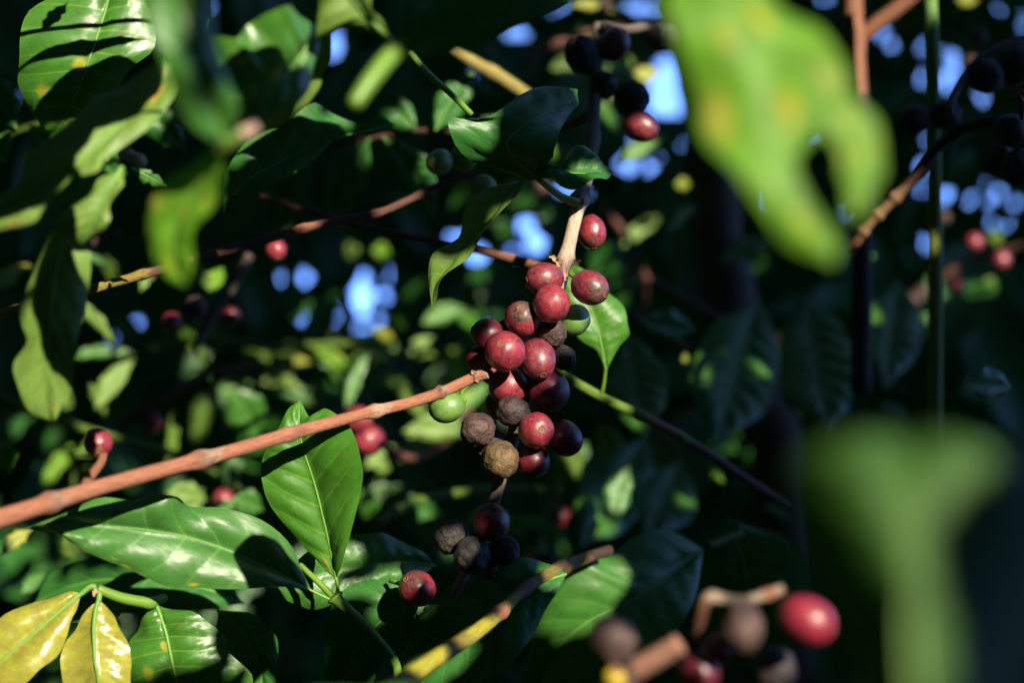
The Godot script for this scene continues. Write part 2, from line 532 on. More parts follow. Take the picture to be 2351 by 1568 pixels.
# ------------------------------------------------------------------ the scene
func _ready() -> void:
	rng.seed = 11
	noise.seed = 5
	noise.frequency = 0.02
	noise.fractal_octaves = 3
	var cam := Camera3D.new()
	cam.name = "camera"
	add_child(cam)
	cam.position = Vector3(0, EYE, 0)
	var lens := CameraAttributesPhysical.new()
	lens.frustum_focal_length = 50.0
	lens.frustum_focus_distance = 0.595
	lens.exposure_aperture = 3.5
	lens.frustum_near = 0.03
	lens.frustum_far = 400.0
	cam.attributes = lens
	cam.fov = rad_to_deg(2.0 * atan(784.0 / FOCAL))
	cam.near = 0.03
	cam.far = 400.0
	cam.current = true
	var env := Environment.new()
	env.background_mode = Environment.BG_SKY
	var sky := Sky.new()
	var air := ProceduralSkyMaterial.new()
	air.sky_top_color = lin(0.08, 0.14, 0.30)
	air.sky_horizon_color = lin(0.34, 0.76, 2.2)
	air.sky_curve = 0.16
	air.ground_bottom_color = lin(0.03, 0.03, 0.03)
	air.ground_horizon_color = lin(0.08, 0.09, 0.12)
	air.sun_angle_max = 1.0
	sky.sky_material = air
	env.sky = sky
	env.tonemap_mode = Environment.TONE_MAPPER_LINEAR
	env.tonemap_exposure = 2.35
	env.sdfgi_enabled = true
	env.ssao_enabled = true
	env.ssil_enabled = true
	var world := WorldEnvironment.new()
	world.name = "world"
	world.environment = env
	add_child(world)
	var sun := DirectionalLight3D.new()
	sun.name = "sun"
	add_child(sun)
	sun.look_at_from_position(Vector3.ZERO, -to_sun)
	sun.light_color = Color(1.0, 0.95, 0.86)
	sun.light_energy = 1.6
	sun.light_angular_distance = 0.3
	sun.shadow_enabled = true

	make_materials()
	make_ground()
	main_branch()
	broken_twig()
	low_left_plants()
	upper_left_plants()
	centre_plants()
	right_plants()
	foreground_plants()
	far_twigs()
	overhang()
	tree_crowns()
	sun_canopy()

func make_ground() -> void:
	var n := 81
	var v := PackedVector3Array()
	var uv := PackedVector2Array()
	for i in n:
		for j in n:
			var a := (i - 40) / 40.0
			var b := (j - 40) / 40.0
			var x := signf(a) * (absf(a) * 6.0 + pow(absf(a), 4.0) * 294.0)
			var z := signf(b) * (absf(b) * 6.0 + pow(absf(b), 4.0) * 294.0)
			v.append(Vector3(x, 0.06 * noise.get_noise_2d(x * 30.0, z * 30.0), z))
			uv.append(Vector2(x, z))
	var g := MeshInstance3D.new()
	g.name = "ground"
	g.mesh = grid(n, n, v, uv, false, Vector3(0, -1000, 0))
	var m := StandardMaterial3D.new()
	var t := NoiseTexture2D.new()
	t.width = 256
	t.height = 256
	t.seamless = true
	t.noise = noise.duplicate()
	var ramp := Gradient.new()
	ramp.set_color(0, lin(0.035, 0.022, 0.014))
	ramp.set_color(1, lin(0.10, 0.07, 0.045))
	t.color_ramp = ramp
	m.albedo_texture = t
	m.roughness = 0.95
	g.material_override = m
	g.set_meta("kind", "structure")
	add_child(g)

func settle(list: Array) -> void:
	# push each fruit back along the line of sight until it only touches the ones before it
	for i in list.size():
		var again := true
		while again:
			again = false
			var a := at(list[i][0], list[i][1], list[i][2])
			var ra: float = (list[i][3] + list[i][4]) * 0.5 * list[i][2] / FOCAL
			for j in i:
				var b := at(list[j][0], list[j][1], list[j][2])
				var rb: float = (list[j][3] + list[j][4]) * 0.5 * list[j][2] / FOCAL
				if a.distance_to(b) < 0.95 * (ra + rb):
					list[i][2] += 0.0008
					again = true
					break

func main_branch() -> void:
	var b := thing("coffee_branch", "pale hanging branch with the big cluster of red and dried coffee cherries", "branch", at(1376, 60, 0.70))
	rod(b, "stem", M.bark, px([[1376, 60, 0.70], [1368, 170, 0.685], [1362, 290, 0.665], [1348, 400, 0.635], [1328, 470, 0.612], [1303, 575, 0.606], [1278, 680, 0.611], [1240, 800, 0.613], [1200, 930, 0.611], [1168, 1040, 0.609], [1142, 1120, 0.606], [1122, 1190, 0.611], [1085, 1280, 0.611], [1040, 1372, 0.612], [1005, 1440, 0.63]]),
		[0.0034, 0.0033, 0.0033, 0.0032, 0.0031, 0.0031, 0.0029, 0.0029, 0.0027, 0.0027, 0.0025, 0.0024, 0.0023], 12,
		[[0.0, GREY], [0.27, PALE], [0.42, PALE * 0.8], [0.5, GREY], [0.75, GREY * 1.5], [0.9, GREY * 1.2]], [[0.275, 0.5, 0.012], [0.37, 0.35, 0.01], [0.16, 0.3, 0.01], [0.55, 0.4, 0.012], [0.68, 0.4, 0.012], [0.82, 0.5, 0.012]], 0.12, 150)
	add_sun(at(1318, 500, 0.605), 0.006)
	add_sun(at(1300, 570, 0.605), 0.006)
	for k in [[1284, 612, -0.5, 0.9], [1276, 596, -0.8, 0.5], [1318, 604, 0.7, 0.2], [1296, 628, 0.1, -0.8], [1330, 470, 0.5, 0.6]]:
		flake(b, at(k[0], k[1], 0.603), Vector3(k[2], k[3], 0.5))
	var f := [
		# u, v, depth, half length, half width, axis, kind, options
		[1159, 807, 0.586, 47, 43, Vector3(-0.2, 0.35, 0.9), "scarlet", {"lit": 7}],
		[1234, 824, 0.588, 47, 39, Vector3(0.25, -0.75, 0.62), "red", {"lit": 7}],
		[1266, 697, 0.590, 41, 40, Vector3(-0.3, -0.5, -0.8), "scarlet", {"lit": 7}],
		[1231, 988, 0.588, 42, 38, Vector3(0.3, 0.08, 0.95), "scarlet", {"lit": 6, "eye": 1.25}],
		[1176, 944, 0.590, 38, 32, Vector3(-0.9, 0.2, 0.45), "black", {"mat": "husk_dark", "lit": 6}],
		[1149, 1056, 0.592, 43, 39, Vector3(0.25, 0.7, 0.6), "brown", {"lit": 7}],
		[1199, 733, 0.594, 43, 37, Vector3(-0.1, 0.55, 0.8), "scarlet", {"mat": "scarlet_patched", "lit": 7}],
		[1250, 640, 0.596, 43, 35, Vector3(-0.93, -0.1, 0.35), "red", {"lit": 7}],
		[1354, 660, 0.594, 44, 37, Vector3(0.72, -0.38, 0.55), "red", {"mat": "red_patched", "lit": 8, "stalk": [1308, 628, 0.604]}],
		[1267, 764, 0.594, 35, 31, Vector3(0.2, -0.2, 0.95), "husk", {"lit": 6}],
		[1166, 886, 0.596, 42, 41, Vector3(-0.5, -0.6, -0.5), "scarlet", {"lit": 4}],
		[1261, 899, 0.596, 46, 44, Vector3(0.3, 0.6, -0.6), "purple", {}],
		[1098, 987, 0.596, 39, 36, Vector3(-0.75, -0.45, 0.5), "husk", {}],
		[1296, 1006, 0.596, 42, 37, Vector3(0.55, -0.55, 0.6), "purple", {}],
		[1224, 1057, 0.598, 40, 36, Vector3(0.0, -0.85, 0.5), "dim", {}],
		[1320, 735, 0.600, 36, 32, Vector3(0.35, 0.5, -0.5), "green", {"lit": 5}],
		[1120, 768, 0.600, 37, 34, Vector3(-0.85, 0.3, 0.2), "dim", {}],
		[1158, 768, 0.600, 32, 28, Vector3(0.1, 0.8, 0.3), "husk", {}],
		[1292, 820, 0.600, 33, 26, Vector3(0.6, -0.4, 0.6), "black", {}],
		[1101, 825, 0.600, 32, 29, Vector3(-0.7, 0.5, 0.2), "dim", {}],
		[1138, 855, 0.602, 31, 27, Vector3(-0.5, -0.4, 0.2), "red", {}],
		[1126, 1018, 0.604, 34, 31, Vector3(-0.3, -0.3, 0.2), "black", {}],
		[1148, 930, 0.606, 34, 31, Vector3(-0.3, 0.3, 0.2), "dim", {}],
		[1128, 1199, 0.596, 41, 40, Vector3(0.12, 0.72, 0.68), "purple", {}],
		[1083, 1276, 0.594, 41, 38, Vector3(-0.15, -0.7, 0.65), "black", {"lit": 0.1}],
		[1037, 1232, 0.598, 40, 36, Vector3(-0.75, -0.45, 0.4), "black", {}],
		[1160, 1265, 0.602, 33, 31, Vector3(0.3, 0.2, 0.8), "black", {}],
		[1118, 1305, 0.600, 26, 20, Vector3(0.6, -0.3, 0.6), "husk", {}],
		[1010, 372, 0.655, 33, 28, Vector3(-0.4, -0.2, 0.7), "green", {}],
		[1066, 362, 0.655, 33, 30, Vector3(0.2, 0.3, 0.8), "green", {}],
		[1112, 436, 0.650, 34, 29, Vector3(0.1, -0.8, 0.5), "green", {}],
		[1358, 533, 0.625, 38, 31, Vector3(0.1, -0.9, 0.2), "scarlet", {"mat": "blush_burnt", "lit": 6}],
		[1470, 290, 0.680, 42, 33, Vector3(0.85, -0.4, 0.3), "red", {}],
		[1450, 226, 0.680, 40, 37, Vector3(0.7, 0.1, 0.6), "black", {}],
		[1336, 126, 0.680, 46, 36, Vector3(-0.3, 0.6, 0.5), "black", {}],
		[1410, 102, 0.680, 38, 33, Vector3(0.5, 0.6, 0.5), "dim", {}],
		[1386, 196, 0.680, 33, 29, Vector3(0.1, 0.0, 0.9), "black", {}],
		[1524, 84, 0.700, 36, 31, Vector3(0.8, 0.2, 0.4), "black", {}],
	]
	for k in f:
		k[3] *= 1.09
		k[4] *= 1.09
	settle(f)
	fruit_material("husk_dark", "husk", 0.7)
	M.husk_dark.albedo_color = lin(0.45, 0.42, 0.48)
	for k in f:
		cherry(b, k[0], k[1], k[2], k[3], k[4], k[5], k[6], k[7])
	for k in [[1336, 126], [1410, 102], [1386, 196], [1450, 226], [1366, 300], [1368, 200], [1430, 66], [1500, 62], [1550, 90]]:
		add_shade(k[0], k[1], 0.68, 9)
	# short side spur of the top cluster
	rod(b, "spur", M.bark, px([[1366, 255, 0.672], [1320, 280, 0.678], [1275, 300, 0.69], [1235, 325, 0.70]]), [0.0026, 0.0024, 0.0022], 9, [[0.0, GREY]], [[0.5, 0.3, 0.04]])
	rod(b, "spur", M.bark, px([[1385, 60, 0.69], [1440, 68, 0.70], [1500, 60, 0.71], [1550, 90, 0.715]]), [0.0026, 0.0024, 0.0022], 9, [[0.0, GREY]])
	for k in [[1085, 1003, 0.592, 3], [1028, 1246, 0.593, 6], [1080, 1296, 0.590, 5], [1062, 1332, 0.61, 3], [1125, 1300, 0.595, 2], [1205, 1052, 0.59, 3]]:
		add_sun(at(k[0], k[1], k[2]), k[3] * 0.001)
	# leaves on the branch
	rod(b, "petiole", M.petiole, px([[1322, 466, 0.608], [1290, 452, 0.604], [1260, 430, 0.598], [1236, 410, 0.594]]), [0.0024, 0.0017, 0.0015, 0.0014], 9)
	add_sun(at(1300, 456, 0.606), 0.004)
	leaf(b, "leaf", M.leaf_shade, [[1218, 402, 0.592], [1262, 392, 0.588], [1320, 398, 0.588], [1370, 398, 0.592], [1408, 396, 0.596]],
		[[1240, 372, 2], [1285, 378, 4], [1305, 350, 8], [1335, 338, 6], [1372, 350, 4], [1385, 378, 2]], [[1238, 408, -2], [1275, 420, -6], [1330, 427, -8], [1375, 414, -5], [1398, 406, -2]], {"lz": 4, "rz": -4, "rib": 0.5})
	leaf(b, "leaf", M.leaf_under, [[1205, 412, 0.592], [1150, 470, 0.588], [1088, 545, 0.586], [1030, 612, 0.586], [998, 660, 0.588], [993, 716, 0.592]],
		[[1180, 412, 5], [1100, 450, 8], [1062, 488, 6], [1050, 548, 5], [1000, 580, 3], [983, 622, 2], [988, 680, 0]], [[1195, 432, -2], [1150, 488, -3], [1105, 548, -4], [1060, 600, -5], [1015, 640, -3], [1001, 690, 0]], {"arch": 1.0, "rib": 0.45, "lit": [[0.6, 0.0, 4], [0.7, 0.0, 5], [0.8, 0.0, 5], [0.9, 0.0, 5]]})
	leaf(b, "leaf", M.leaf_shade, [[1232, 412, 0.594], [1210, 385, 0.59], [1160, 330, 0.582], [1230, 270, 0.586], [1290, 235, 0.60], [1326, 205, 0.61]],
		[[1190, 412, 3], [1095, 372, 0], [1032, 300, -6], [1040, 268, -8], [1120, 270, -10], [1190, 225, -6], [1255, 192, 0]], [[1250, 392, -3], [1265, 370, 0], [1275, 330, 5], [1290, 290, 9], [1310, 262, 8], [1326, 240, 4]], {"arch": 0.5, "rib": 0.5, "wave": 2.5})
	for k in [[1050, 285], [1085, 288], [1120, 292]]:
		add_sun(at(k[0], k[1], 0.576), 0.006)

func flake(parent: Node3D, pos: Vector3, dir: Vector3, size := 1.0) -> void:
	# a curled papery scrap of an old stipule
	var v := PackedVector3Array()
	var uv := PackedVector2Array()
	var d := dir.normalized()
	var s := d.cross(Vector3(0.2, 0.1, 1)).normalized()
	var n := d.cross(s)
	for i in 6:
		var f := i / 5.0
		for j in 5:
			var t := j / 2.0 - 1.0
			v.append((d * 0.0030 * f + s * t * 0.0014 * (1.0 - 0.55 * f + 0.25 * sin(f * 9.0 + t * 2.0)) + n * (0.0012 * f * f - 0.0008 * t * t)) * size)
			uv.append(Vector2(f, t))
	part(parent, "stipule", grid(6, 5, v, uv), M.papery, pos)

func broken_twig() -> void:
	var b := thing("coffee_branch", "reddish brown twig snapped off at its tip, with one green cherry", "branch", at(-260, 1270, 0.495))
	rod(b, "stem", M.bark, px([[-260, 1270, 0.495], [-120, 1228, 0.503], [0, 1190, 0.511], [120, 1152, 0.520], [240, 1115, 0.529], [360, 1082, 0.538], [500, 1045, 0.549], [620, 1010, 0.558], [740, 975, 0.567], [865, 943, 0.576], [940, 925, 0.582], [1014, 901, 0.586], [1055, 882, 0.588], [1090, 866, 0.589], [1119, 857, 0.589]]),
		[0.0038, 0.0035, 0.0031, 0.0029, 0.0027, 0.0025, 0.0023, 0.0022, 0.0022], 14,
		[[0.0, TWIG * 1.05], [0.20, TWIG_DARK], [0.212, PALE * 0.6], [0.222, TWIG * 1.1], [0.395, TWIG_DARK], [0.408, PALE * 0.7], [0.42, TWIG * 1.15], [0.52, TWIG_DARK * 1.3], [0.53, TWIG * 1.2], [0.632, PALE * 0.8], [0.65, TWIG * 1.25], [0.772, NODE * 1.4], [0.786, PALE * 0.6], [0.797, TWIG * 1.3], [0.922, NODE * 2.0], [0.932, PALE * 0.7], [0.943, TWIG * 1.25], [0.985, PALE * 0.8]],
		[[0.408, 0.42, 0.010], [0.64, 0.42, 0.009], [0.784, 0.45, 0.008], [0.93, 0.45, 0.008], [0.212, 0.38, 0.010], [0.525, 0.2, 0.008]], 0.08, 200)
	for k in range(0, 1120, 45):
		add_sun(at(k, 1190 - k * 0.299, 0.511 + k * 0.00007), 0.006)
	cherry(b, 1027, 935, 0.590, 43, 37, Vector3(-0.9, -0.28, 0.15), "green", {"stalk": [1083, 874, 0.5895], "lit": 7})
	for k in [[1013, 892, -0.4, 0.8], [1022, 890, 0.6, 0.5], [1010, 909, -0.4, -0.5], [1086, 858, -0.3, 0.8], [1092, 872, 0.5, -0.4], [1092, 856, 0.6, 0.4]]:
		flake(b, at(k[0], k[1], 0.5865), Vector3(k[2], k[3], 0.3), 0.45)
	# side spur with a red cherry, towards the lens
	rod(b, "spur", M.bark, px([[196, 1128, 0.526], [205, 1100, 0.532], [232, 1064, 0.540], [240, 1040, 0.545]]), [0.0022, 0.0018, 0.0016, 0.0015], 9, [[0.0, TWIG]])
	cherry(b, 227, 1016, 0.546, 37, 33, Vector3(0.3, -0.5, 0.8), "scarlet", {"lit": 11})

func low_left_plants() -> void:
	# ---- the forked green twig with the two sharp leaves
	var b := thing("coffee_branch", "green forked twig carrying the two sharp sunlit leaves under the broken twig", "branch", at(930, 1640, 0.60))
	rod(b, "stem", M.green_stem, px([[930, 1640, 0.60], [915, 1560, 0.598], [905, 1516, 0.597], [850, 1448, 0.595], [805, 1405, 0.593], [778, 1380, 0.592], [768, 1368, 0.592]]), [0.0019, 0.0019, 0.0020, 0.0023, 0.0032], 10, [], [[0.93, 0.3, 0.05]])
	leaf(b, "leaf", M.leaf_broad, [[716, 1356, 0.591], [640, 1318, 0.587], [540, 1270, 0.581], [440, 1236, 0.574], [330, 1216, 0.566], [210, 1206, 0.557], [120, 1206, 0.551], [62, 1212, 0.548]],
		[[700, 1318, 3], [668, 1256, 5], [600, 1196, 4], [500, 1163, 2], [432, 1160, 4], [400, 1140, -2], [352, 1134, 3], [300, 1148, 7], [225, 1144, 5], [140, 1182, 3]], [[690, 1352, -2], [640, 1346, -4], [560, 1352, -5], [460, 1354, -5], [385, 1344, -4], [290, 1306, -3], [225, 1280, -2], [180, 1256, -1], [130, 1224, 0]],
		{"petiole": [[768, 1380, 0.592], [744, 1370, 0.5915]], "lit": 7, "rib": 0.5, "lit_from": 0.0, "arch": 3.0, "quilt": 1.0, "rows": 40, "half": 9, "wave": 1.0})
	leaf(b, "leaf", M.leaf_fresh, [[772, 1330, 0.593], [760, 1260, 0.591], [738, 1165, 0.588], [715, 1085, 0.586], [695, 1025, 0.586], [688, 975, 0.588], [690, 918, 0.592]],
		[[740, 1300, 0], [686, 1248, 0], [634, 1170, 1], [602, 1098, 2], [598, 1062, 3], [612, 1035, 3], [640, 990, 2], [662, 940, 0]], [[790, 1285, -5], [812, 1200, -11], [828, 1110, -14], [832, 1050, -14], [816, 1002, -11], [782, 962, -7], [748, 936, -3], [716, 962, 0]],
		{"petiole": [[770, 1374, 0.592], [776, 1352, 0.5925]], "lit": 7, "lit_from": 0.15, "arch": 2.0, "quilt": 1.3, "rows": 38, "half": 9})
	rod(b, "petiole", M.petiole, px([[770, 1376, 0.592], [740, 1345, 0.594], [705, 1312, 0.598], [690, 1296, 0.601]]), [0.0015, 0.0013, 0.0011], 8)

	# ---- young bronze pair on its own green shoot
	var y := thing("coffee_shoot", "young shoot with two glossy bronze yellow leaves in the lower corner", "shoot", at(376, 1374, 0.598))
	rod(y, "stem", M.green_stem, px([[376, 1374, 0.598], [362, 1380, 0.588], [344, 1384, 0.582], [285, 1374, 0.576], [240, 1358, 0.572], [226, 1350, 0.571]]), [0.0020, 0.0021, 0.0023, 0.0021, 0.0018], 10, [], [[0.4, 0.25, 0.05]])
	flake(y, at(224, 1352, 0.570), Vector3(-0.2, -0.6, 0.5))
	leaf(y, "leaf", M.leaf_bronze, [[190, 1362, 0.570], [140, 1403, 0.566], [80, 1455, 0.562], [10, 1512, 0.558], [-70, 1580, 0.556], [-170, 1670, 0.556]],
		[[160, 1361, 2], [85, 1380, 3], [0, 1425, 3], [-60, 1480, 3], [-120, 1560, 2]], [[176, 1400, 0], [156, 1455, -2], [118, 1520, -3], [58, 1570, -3], [-30, 1630, -2]], {"petiole": [[222, 1349, 0.571], [208, 1348, 0.5705]], "lit": 8, "arch": 3.0, "quilt": 0.5, "uneven": 0.3, "rib": 1.0, "rib_mat": M.rib})
	leaf(y, "leaf", M.leaf_bronze, [[229, 1376, 0.570], [219, 1415, 0.566], [217, 1460, 0.562], [220, 1520, 0.558], [228, 1570, 0.557], [240, 1680, 0.560]],
		[[208, 1396, 2], [175, 1438, 4], [148, 1490, 5], [143, 1560, 4], [180, 1640, 2]], [[246, 1394, 2], [278, 1440, 4], [298, 1500, 5], [305, 1565, 4], [285, 1640, 2]], {"petiole": [[229, 1354, 0.571], [230, 1364, 0.5705]], "lit": 8, "arch": -1.5, "quilt": 0.9, "uneven": 0.3, "rib": 1.0, "rib_mat": M.rib})
	leaf(y, "leaf", M.leaf_spotted, [[360, 1388, 0.585], [376, 1430, 0.582], [388, 1480, 0.580], [402, 1545, 0.578], [420, 1620, 0.578], [450, 1720, 0.582]],
		[[344, 1405, 2], [316, 1442, 4], [296, 1490, 5], [303, 1560, 5], [350, 1640, 3]], [[390, 1398, 0], [440, 1404, 1], [478, 1424, 2], [515, 1462, 3], [516, 1486, 3], [560, 1524, 4], [580, 1570, 4], [540, 1660, 2]],
		{"petiole": [[348, 1382, 0.583], [356, 1384, 0.584]], "lit": [[0.15, -0.3, 8], [0.3, -0.4, 8], [0.45, -0.4, 8], [0.2, 0.2, 6], [0.5, 0.7, 6]], "quilt": 1.4, "rib": 0.9})
	spray_leaf(y, "leaf", M.leaf_mature, [300, 1388, 0.60], [160, 1430, 0.62], 25, 40, 0.0, {"lit": [[0.4, 0.3, 7], [0.6, 0.2, 7]]})

	# ---- dark leaves beneath
	var d := thing("coffee_branch", "low branch with dark dusty leaves lying behind the forked green twig", "branch", at(1400, 1260, 0.66))
	rod(d, "stem", M.bark, px([[1400, 1262, 0.655], [1330, 1286, 0.640], [1250, 1322, 0.620], [1200, 1356, 0.600], [1150, 1404, 0.575], [1085, 1458, 0.545], [985, 1522, 0.510], [900, 1580, 0.485], [800, 1650, 0.46]]), [0.0022, 0.0028, 0.0026, 0.0025, 0.0029, 0.0032, 0.0033, 0.0034], 12,
		[[0.0, NODE], [0.09, OLIVE], [0.17, NODE], [0.2, OLIVE * 0.8], [0.33, TWIG_DARK], [0.40, OLIVE], [0.45, OLIVE], [0.49, TWIG * 1.2], [0.53, YELLOW], [0.64, OLIVE * 1.1], [0.70, YELLOW], [0.82, OLIVE]], [[0.50, 0.35, 0.018], [0.18, 0.3, 0.02], [0.36, 0.35, 0.03]], 0.1, 110)
	for k in [[1098, 1448, 0.549, 8], [1125, 1425, 0.56, 8], [1070, 1470, 0.54, 7], [985, 1522, 0.51, 9], [1140, 1408, 0.57, 7], [1270, 1312, 0.622, 5]]:
		add_sun(at(k[0], k[1], k[2]), k[3] * 0.001)
	for k in [[900, 1440], [850, 1490], [990, 1480], [1050, 1400], [1080, 1350], [1130, 1360], [820, 1530]]:
		add_shade(k[0], k[1], 0.614, 8)
	# leaf with the lit patches behind the fork
	leaf(d, "leaf", M.leaf_mature, [[1000, 1300, 0.645], [920, 1290, 0.636], [850, 1300, 0.628], [770, 1312, 0.622], [700, 1330, 0.618], [640, 1350, 0.616]],
		[[960, 1260, 3], [900, 1232, 5], [830, 1224, 5], [770, 1238, 4], [700, 1270, 2]], [[950, 1330, -2], [880, 1350, -3], [800, 1370, -4], [730, 1398, -3], [670, 1385, -1]], {"lit": [[0.62, -0.5, 6], [0.75, -0.5, 6], [0.8, 0.3, 6], [0.7, 0.7, 6], [0.9, 0.3, 6]]})
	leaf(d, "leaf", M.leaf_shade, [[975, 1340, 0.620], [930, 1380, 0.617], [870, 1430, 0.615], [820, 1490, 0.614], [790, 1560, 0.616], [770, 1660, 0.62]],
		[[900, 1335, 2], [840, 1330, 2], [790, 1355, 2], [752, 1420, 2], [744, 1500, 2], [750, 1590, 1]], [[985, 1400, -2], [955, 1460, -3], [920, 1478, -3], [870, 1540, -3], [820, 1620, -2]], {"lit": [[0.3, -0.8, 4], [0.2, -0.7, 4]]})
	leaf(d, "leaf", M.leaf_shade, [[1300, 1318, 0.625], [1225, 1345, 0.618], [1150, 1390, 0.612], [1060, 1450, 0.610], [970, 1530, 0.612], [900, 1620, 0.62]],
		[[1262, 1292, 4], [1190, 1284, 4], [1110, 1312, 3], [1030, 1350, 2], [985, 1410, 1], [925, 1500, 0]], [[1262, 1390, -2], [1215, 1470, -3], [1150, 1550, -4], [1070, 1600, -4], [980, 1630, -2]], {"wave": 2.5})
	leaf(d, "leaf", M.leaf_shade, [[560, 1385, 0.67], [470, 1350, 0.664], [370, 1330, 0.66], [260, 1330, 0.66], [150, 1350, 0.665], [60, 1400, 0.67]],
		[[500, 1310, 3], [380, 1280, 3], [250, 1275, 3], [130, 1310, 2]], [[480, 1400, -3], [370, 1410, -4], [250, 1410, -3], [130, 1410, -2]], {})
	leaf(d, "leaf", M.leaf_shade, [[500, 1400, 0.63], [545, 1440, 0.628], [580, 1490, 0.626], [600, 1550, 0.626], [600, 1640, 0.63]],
		[[500, 1450, 2], [505, 1510, 3], [520, 1580, 2]], [[580, 1410, 0], [625, 1450, 0], [640, 1520, 0], [640, 1590, 0]], {"lit": [[0.25, 0.4, 5], [0.35, 0.0, 5]]})
	spray_leaf(d, "leaf", M.leaf_mature, [960, 1425, 0.606], [1012, 1385, 0.604], 13, 15, 0.0, {"lit": 4, "rows": 14})
	cherry(d, 958, 1351, 0.597, 44, 42, Vector3(-0.55, 0.55, 0.5), "blush", {"mat": "blush_burnt", "label": "red and orange cherry with a burnt brown cap", "stalk": [897, 1333, 0.612]})
	add_sun(at(968, 1340, 0.588), 0.0075)

func upper_left_plants() -> void:
	var b := thing("coffee_branch", "branch tip in the upper corner with a broad leaf striped by twig shadows", "branch", at(300, -140, 0.62))
	rod(b, "stem", M.green_stem, px([[300, -140, 0.62], [275, -80, 0.621], [262, -40, 0.622]]), [0.002, 0.0018, 0.0016], 8)
	leaf(b, "leaf", M.leaf_spotted, [[256, -20, 0.622], [236, 50, 0.616], [212, 120, 0.612], [190, 180, 0.612], [165, 240, 0.616], [140, 290, 0.622], [115, 330, 0.63]],
		[[180, -30, 0], [75, 15, 0], [52, 90, 0], [43, 150, 0], [44, 190, 0], [62, 232, 1], [85, 275, 1]], [[310, -30, 4], [350, 30, 6], [352, 112, 5], [300, 160, 5], [262, 215, 5], [220, 255, 4], [165, 300, 2]],
		{"lit": 8, "quilt": 1.2})
	# ---- olive undersides nearer the lens
	var c := thing("coffee_branch", "branch with long olive leaves showing their undersides, down the side of the picture", "branch", at(430, 60, 0.52))
	rod(c, "stem", M.green_stem, px([[430, 60, 0.52], [415, 100, 0.515], [400, 140, 0.51]]), [0.0018, 0.0016, 0.0015], 8)
	leaf(c, "leaf", M.leaf_under, [[398, 150, 0.508], [350, 215, 0.502], [290, 280, 0.497], [225, 340, 0.492], [150, 400, 0.488], [80, 450, 0.486], [-10, 510, 0.486], [-90, 560, 0.49]],
		[[360, 150, 4], [280, 190, 6], [210, 222, 6], [185, 280, 5], [110, 322, 4], [55, 355, 4], [50, 415, 3], [0, 450, 2], [-50, 500, 1]], [[412, 205, -3], [360, 285, -5], [285, 330, -6], [240, 362, -5], [230, 400, -5], [165, 415, -4], [100, 470, -3], [80, 510, -2], [10, 530, 0]],
		{"lit": 6, "arch": 1.5})
	leaf(c, "leaf", M.leaf_under, [[150, 510, 0.505], [140, 570, 0.504], [125, 650, 0.503], [115, 740, 0.503], [112, 830, 0.505], [110, 900, 0.508], [118, 966, 0.512]],
		[[125, 530, 2], [85, 600, 3], [58, 680, 3], [55, 750, 2], [62, 790, 1], [34, 835, 1], [44, 890, 0], [75, 948, 0]], [[195, 520, 2], [210, 600, 3], [195, 700, 4], [182, 790, 4], [168, 870, 4], [152, 920, 3], [130, 960, 1]], {"lit": [[0.78, -0.6, 9], [0.88, -0.3, 10], [0.85, -0.7, 10]], "arch": 1.0})
	leaf(c, "leaf", M.leaf_under, [[282, 385, 0.500], [262, 420, 0.497], [240, 460, 0.496], [215, 510, 0.496], [190, 560, 0.500]],
		[[255, 395, 2], [220, 420, 2], [190, 450, 2], [150, 490, 2], [130, 525, 1], [150, 545, 0]], [[285, 410, -1], [275, 440, -2], [250, 480, -2], [255, 505, -2], [235, 530, -1]], {"lit": 7, "rib": 1.2})
	spray_leaf(c, "leaf", M.leaf_mature, [290, 395, 0.512], [105, 500, 0.514], 30, 45, 10.0, {"lit": [[0.4, -0.4, 7], [0.6, 0.2, 7], [0.8, 0.0, 6]]})
	spray_leaf(c, "leaf", M.leaf_mature, [300, 385, 0.55], [390, 430, 0.56], 14, 16, 0.0, {})
	rod(c, "bud", M.bark, px([[282, 352, 0.535], [300, 358, 0.533], [318, 366, 0.532], [334, 378, 0.532]]), [0.0018, 0.0026, 0.0022, 0.0026, 0.0015], 9, [[0.0, PALE]])
	add_sun(at(300, 358, 0.533), 0.006)
	# ---- soft leaves close to the lens
	var e := thing("coffee_branch", "strongly blurred leaf pair hanging close to the lens, its lower leaf tip curled", "branch", at(560, 300, 0.395))
	rod(e, "stem", M.bark, px([[590, 292, 0.395], [560, 306, 0.393], [530, 326, 0.392], [505, 345, 0.394]]), [0.0016, 0.0017, 0.0018], 8, [[0.0, PALE], [0.4, LEAFY]])
	leaf(e, "leaf", M.leaf_mature, [[520, 330, 0.392], [480, 240, 0.384], [445, 140, 0.372], [415, 40, 0.372], [390, -60, 0.372], [360, -180, 0.393]],
		[[470, 310, -2], [405, 235, -3], [380, 140, -4], [335, 60, -4], [320, -40, -3], [325, -120, -2]], [[545, 260, 3], [520, 160, 6], [495, 60, 7], [480, -40, 6], [420, -130, 3]], {"lit": [[0.2, -0.5, 8], [0.1, -0.3, 8], [0.15, 0.0, 8], [0.25, -0.2, 7], [0.5, -0.85, 4], [0.62, -0.85, 4], [0.72, -0.85, 4]]})
	for k in [[460, 60], [455, 130], [470, 190], [430, 20], [500, 100]]:
		add_shade(k[0] + 20, k[1], 0.378, 6)
	leaf(e, "leaf", M.leaf_lime, [[512, 345, 0.395], [480, 400, 0.402], [440, 455, 0.407], [405, 520, 0.410], [400, 590, 0.412], [430, 660, 0.416]],
		[[488, 350, 2], [440, 376, 3], [388, 410, 4], [352, 455, 4], [338, 515, 3], [350, 580, 2], [384, 635, 1]], [[512, 390, -3], [500, 440, -4], [470, 500, -4], [440, 550, -3], [445, 610, -2]], {"lit": 6})
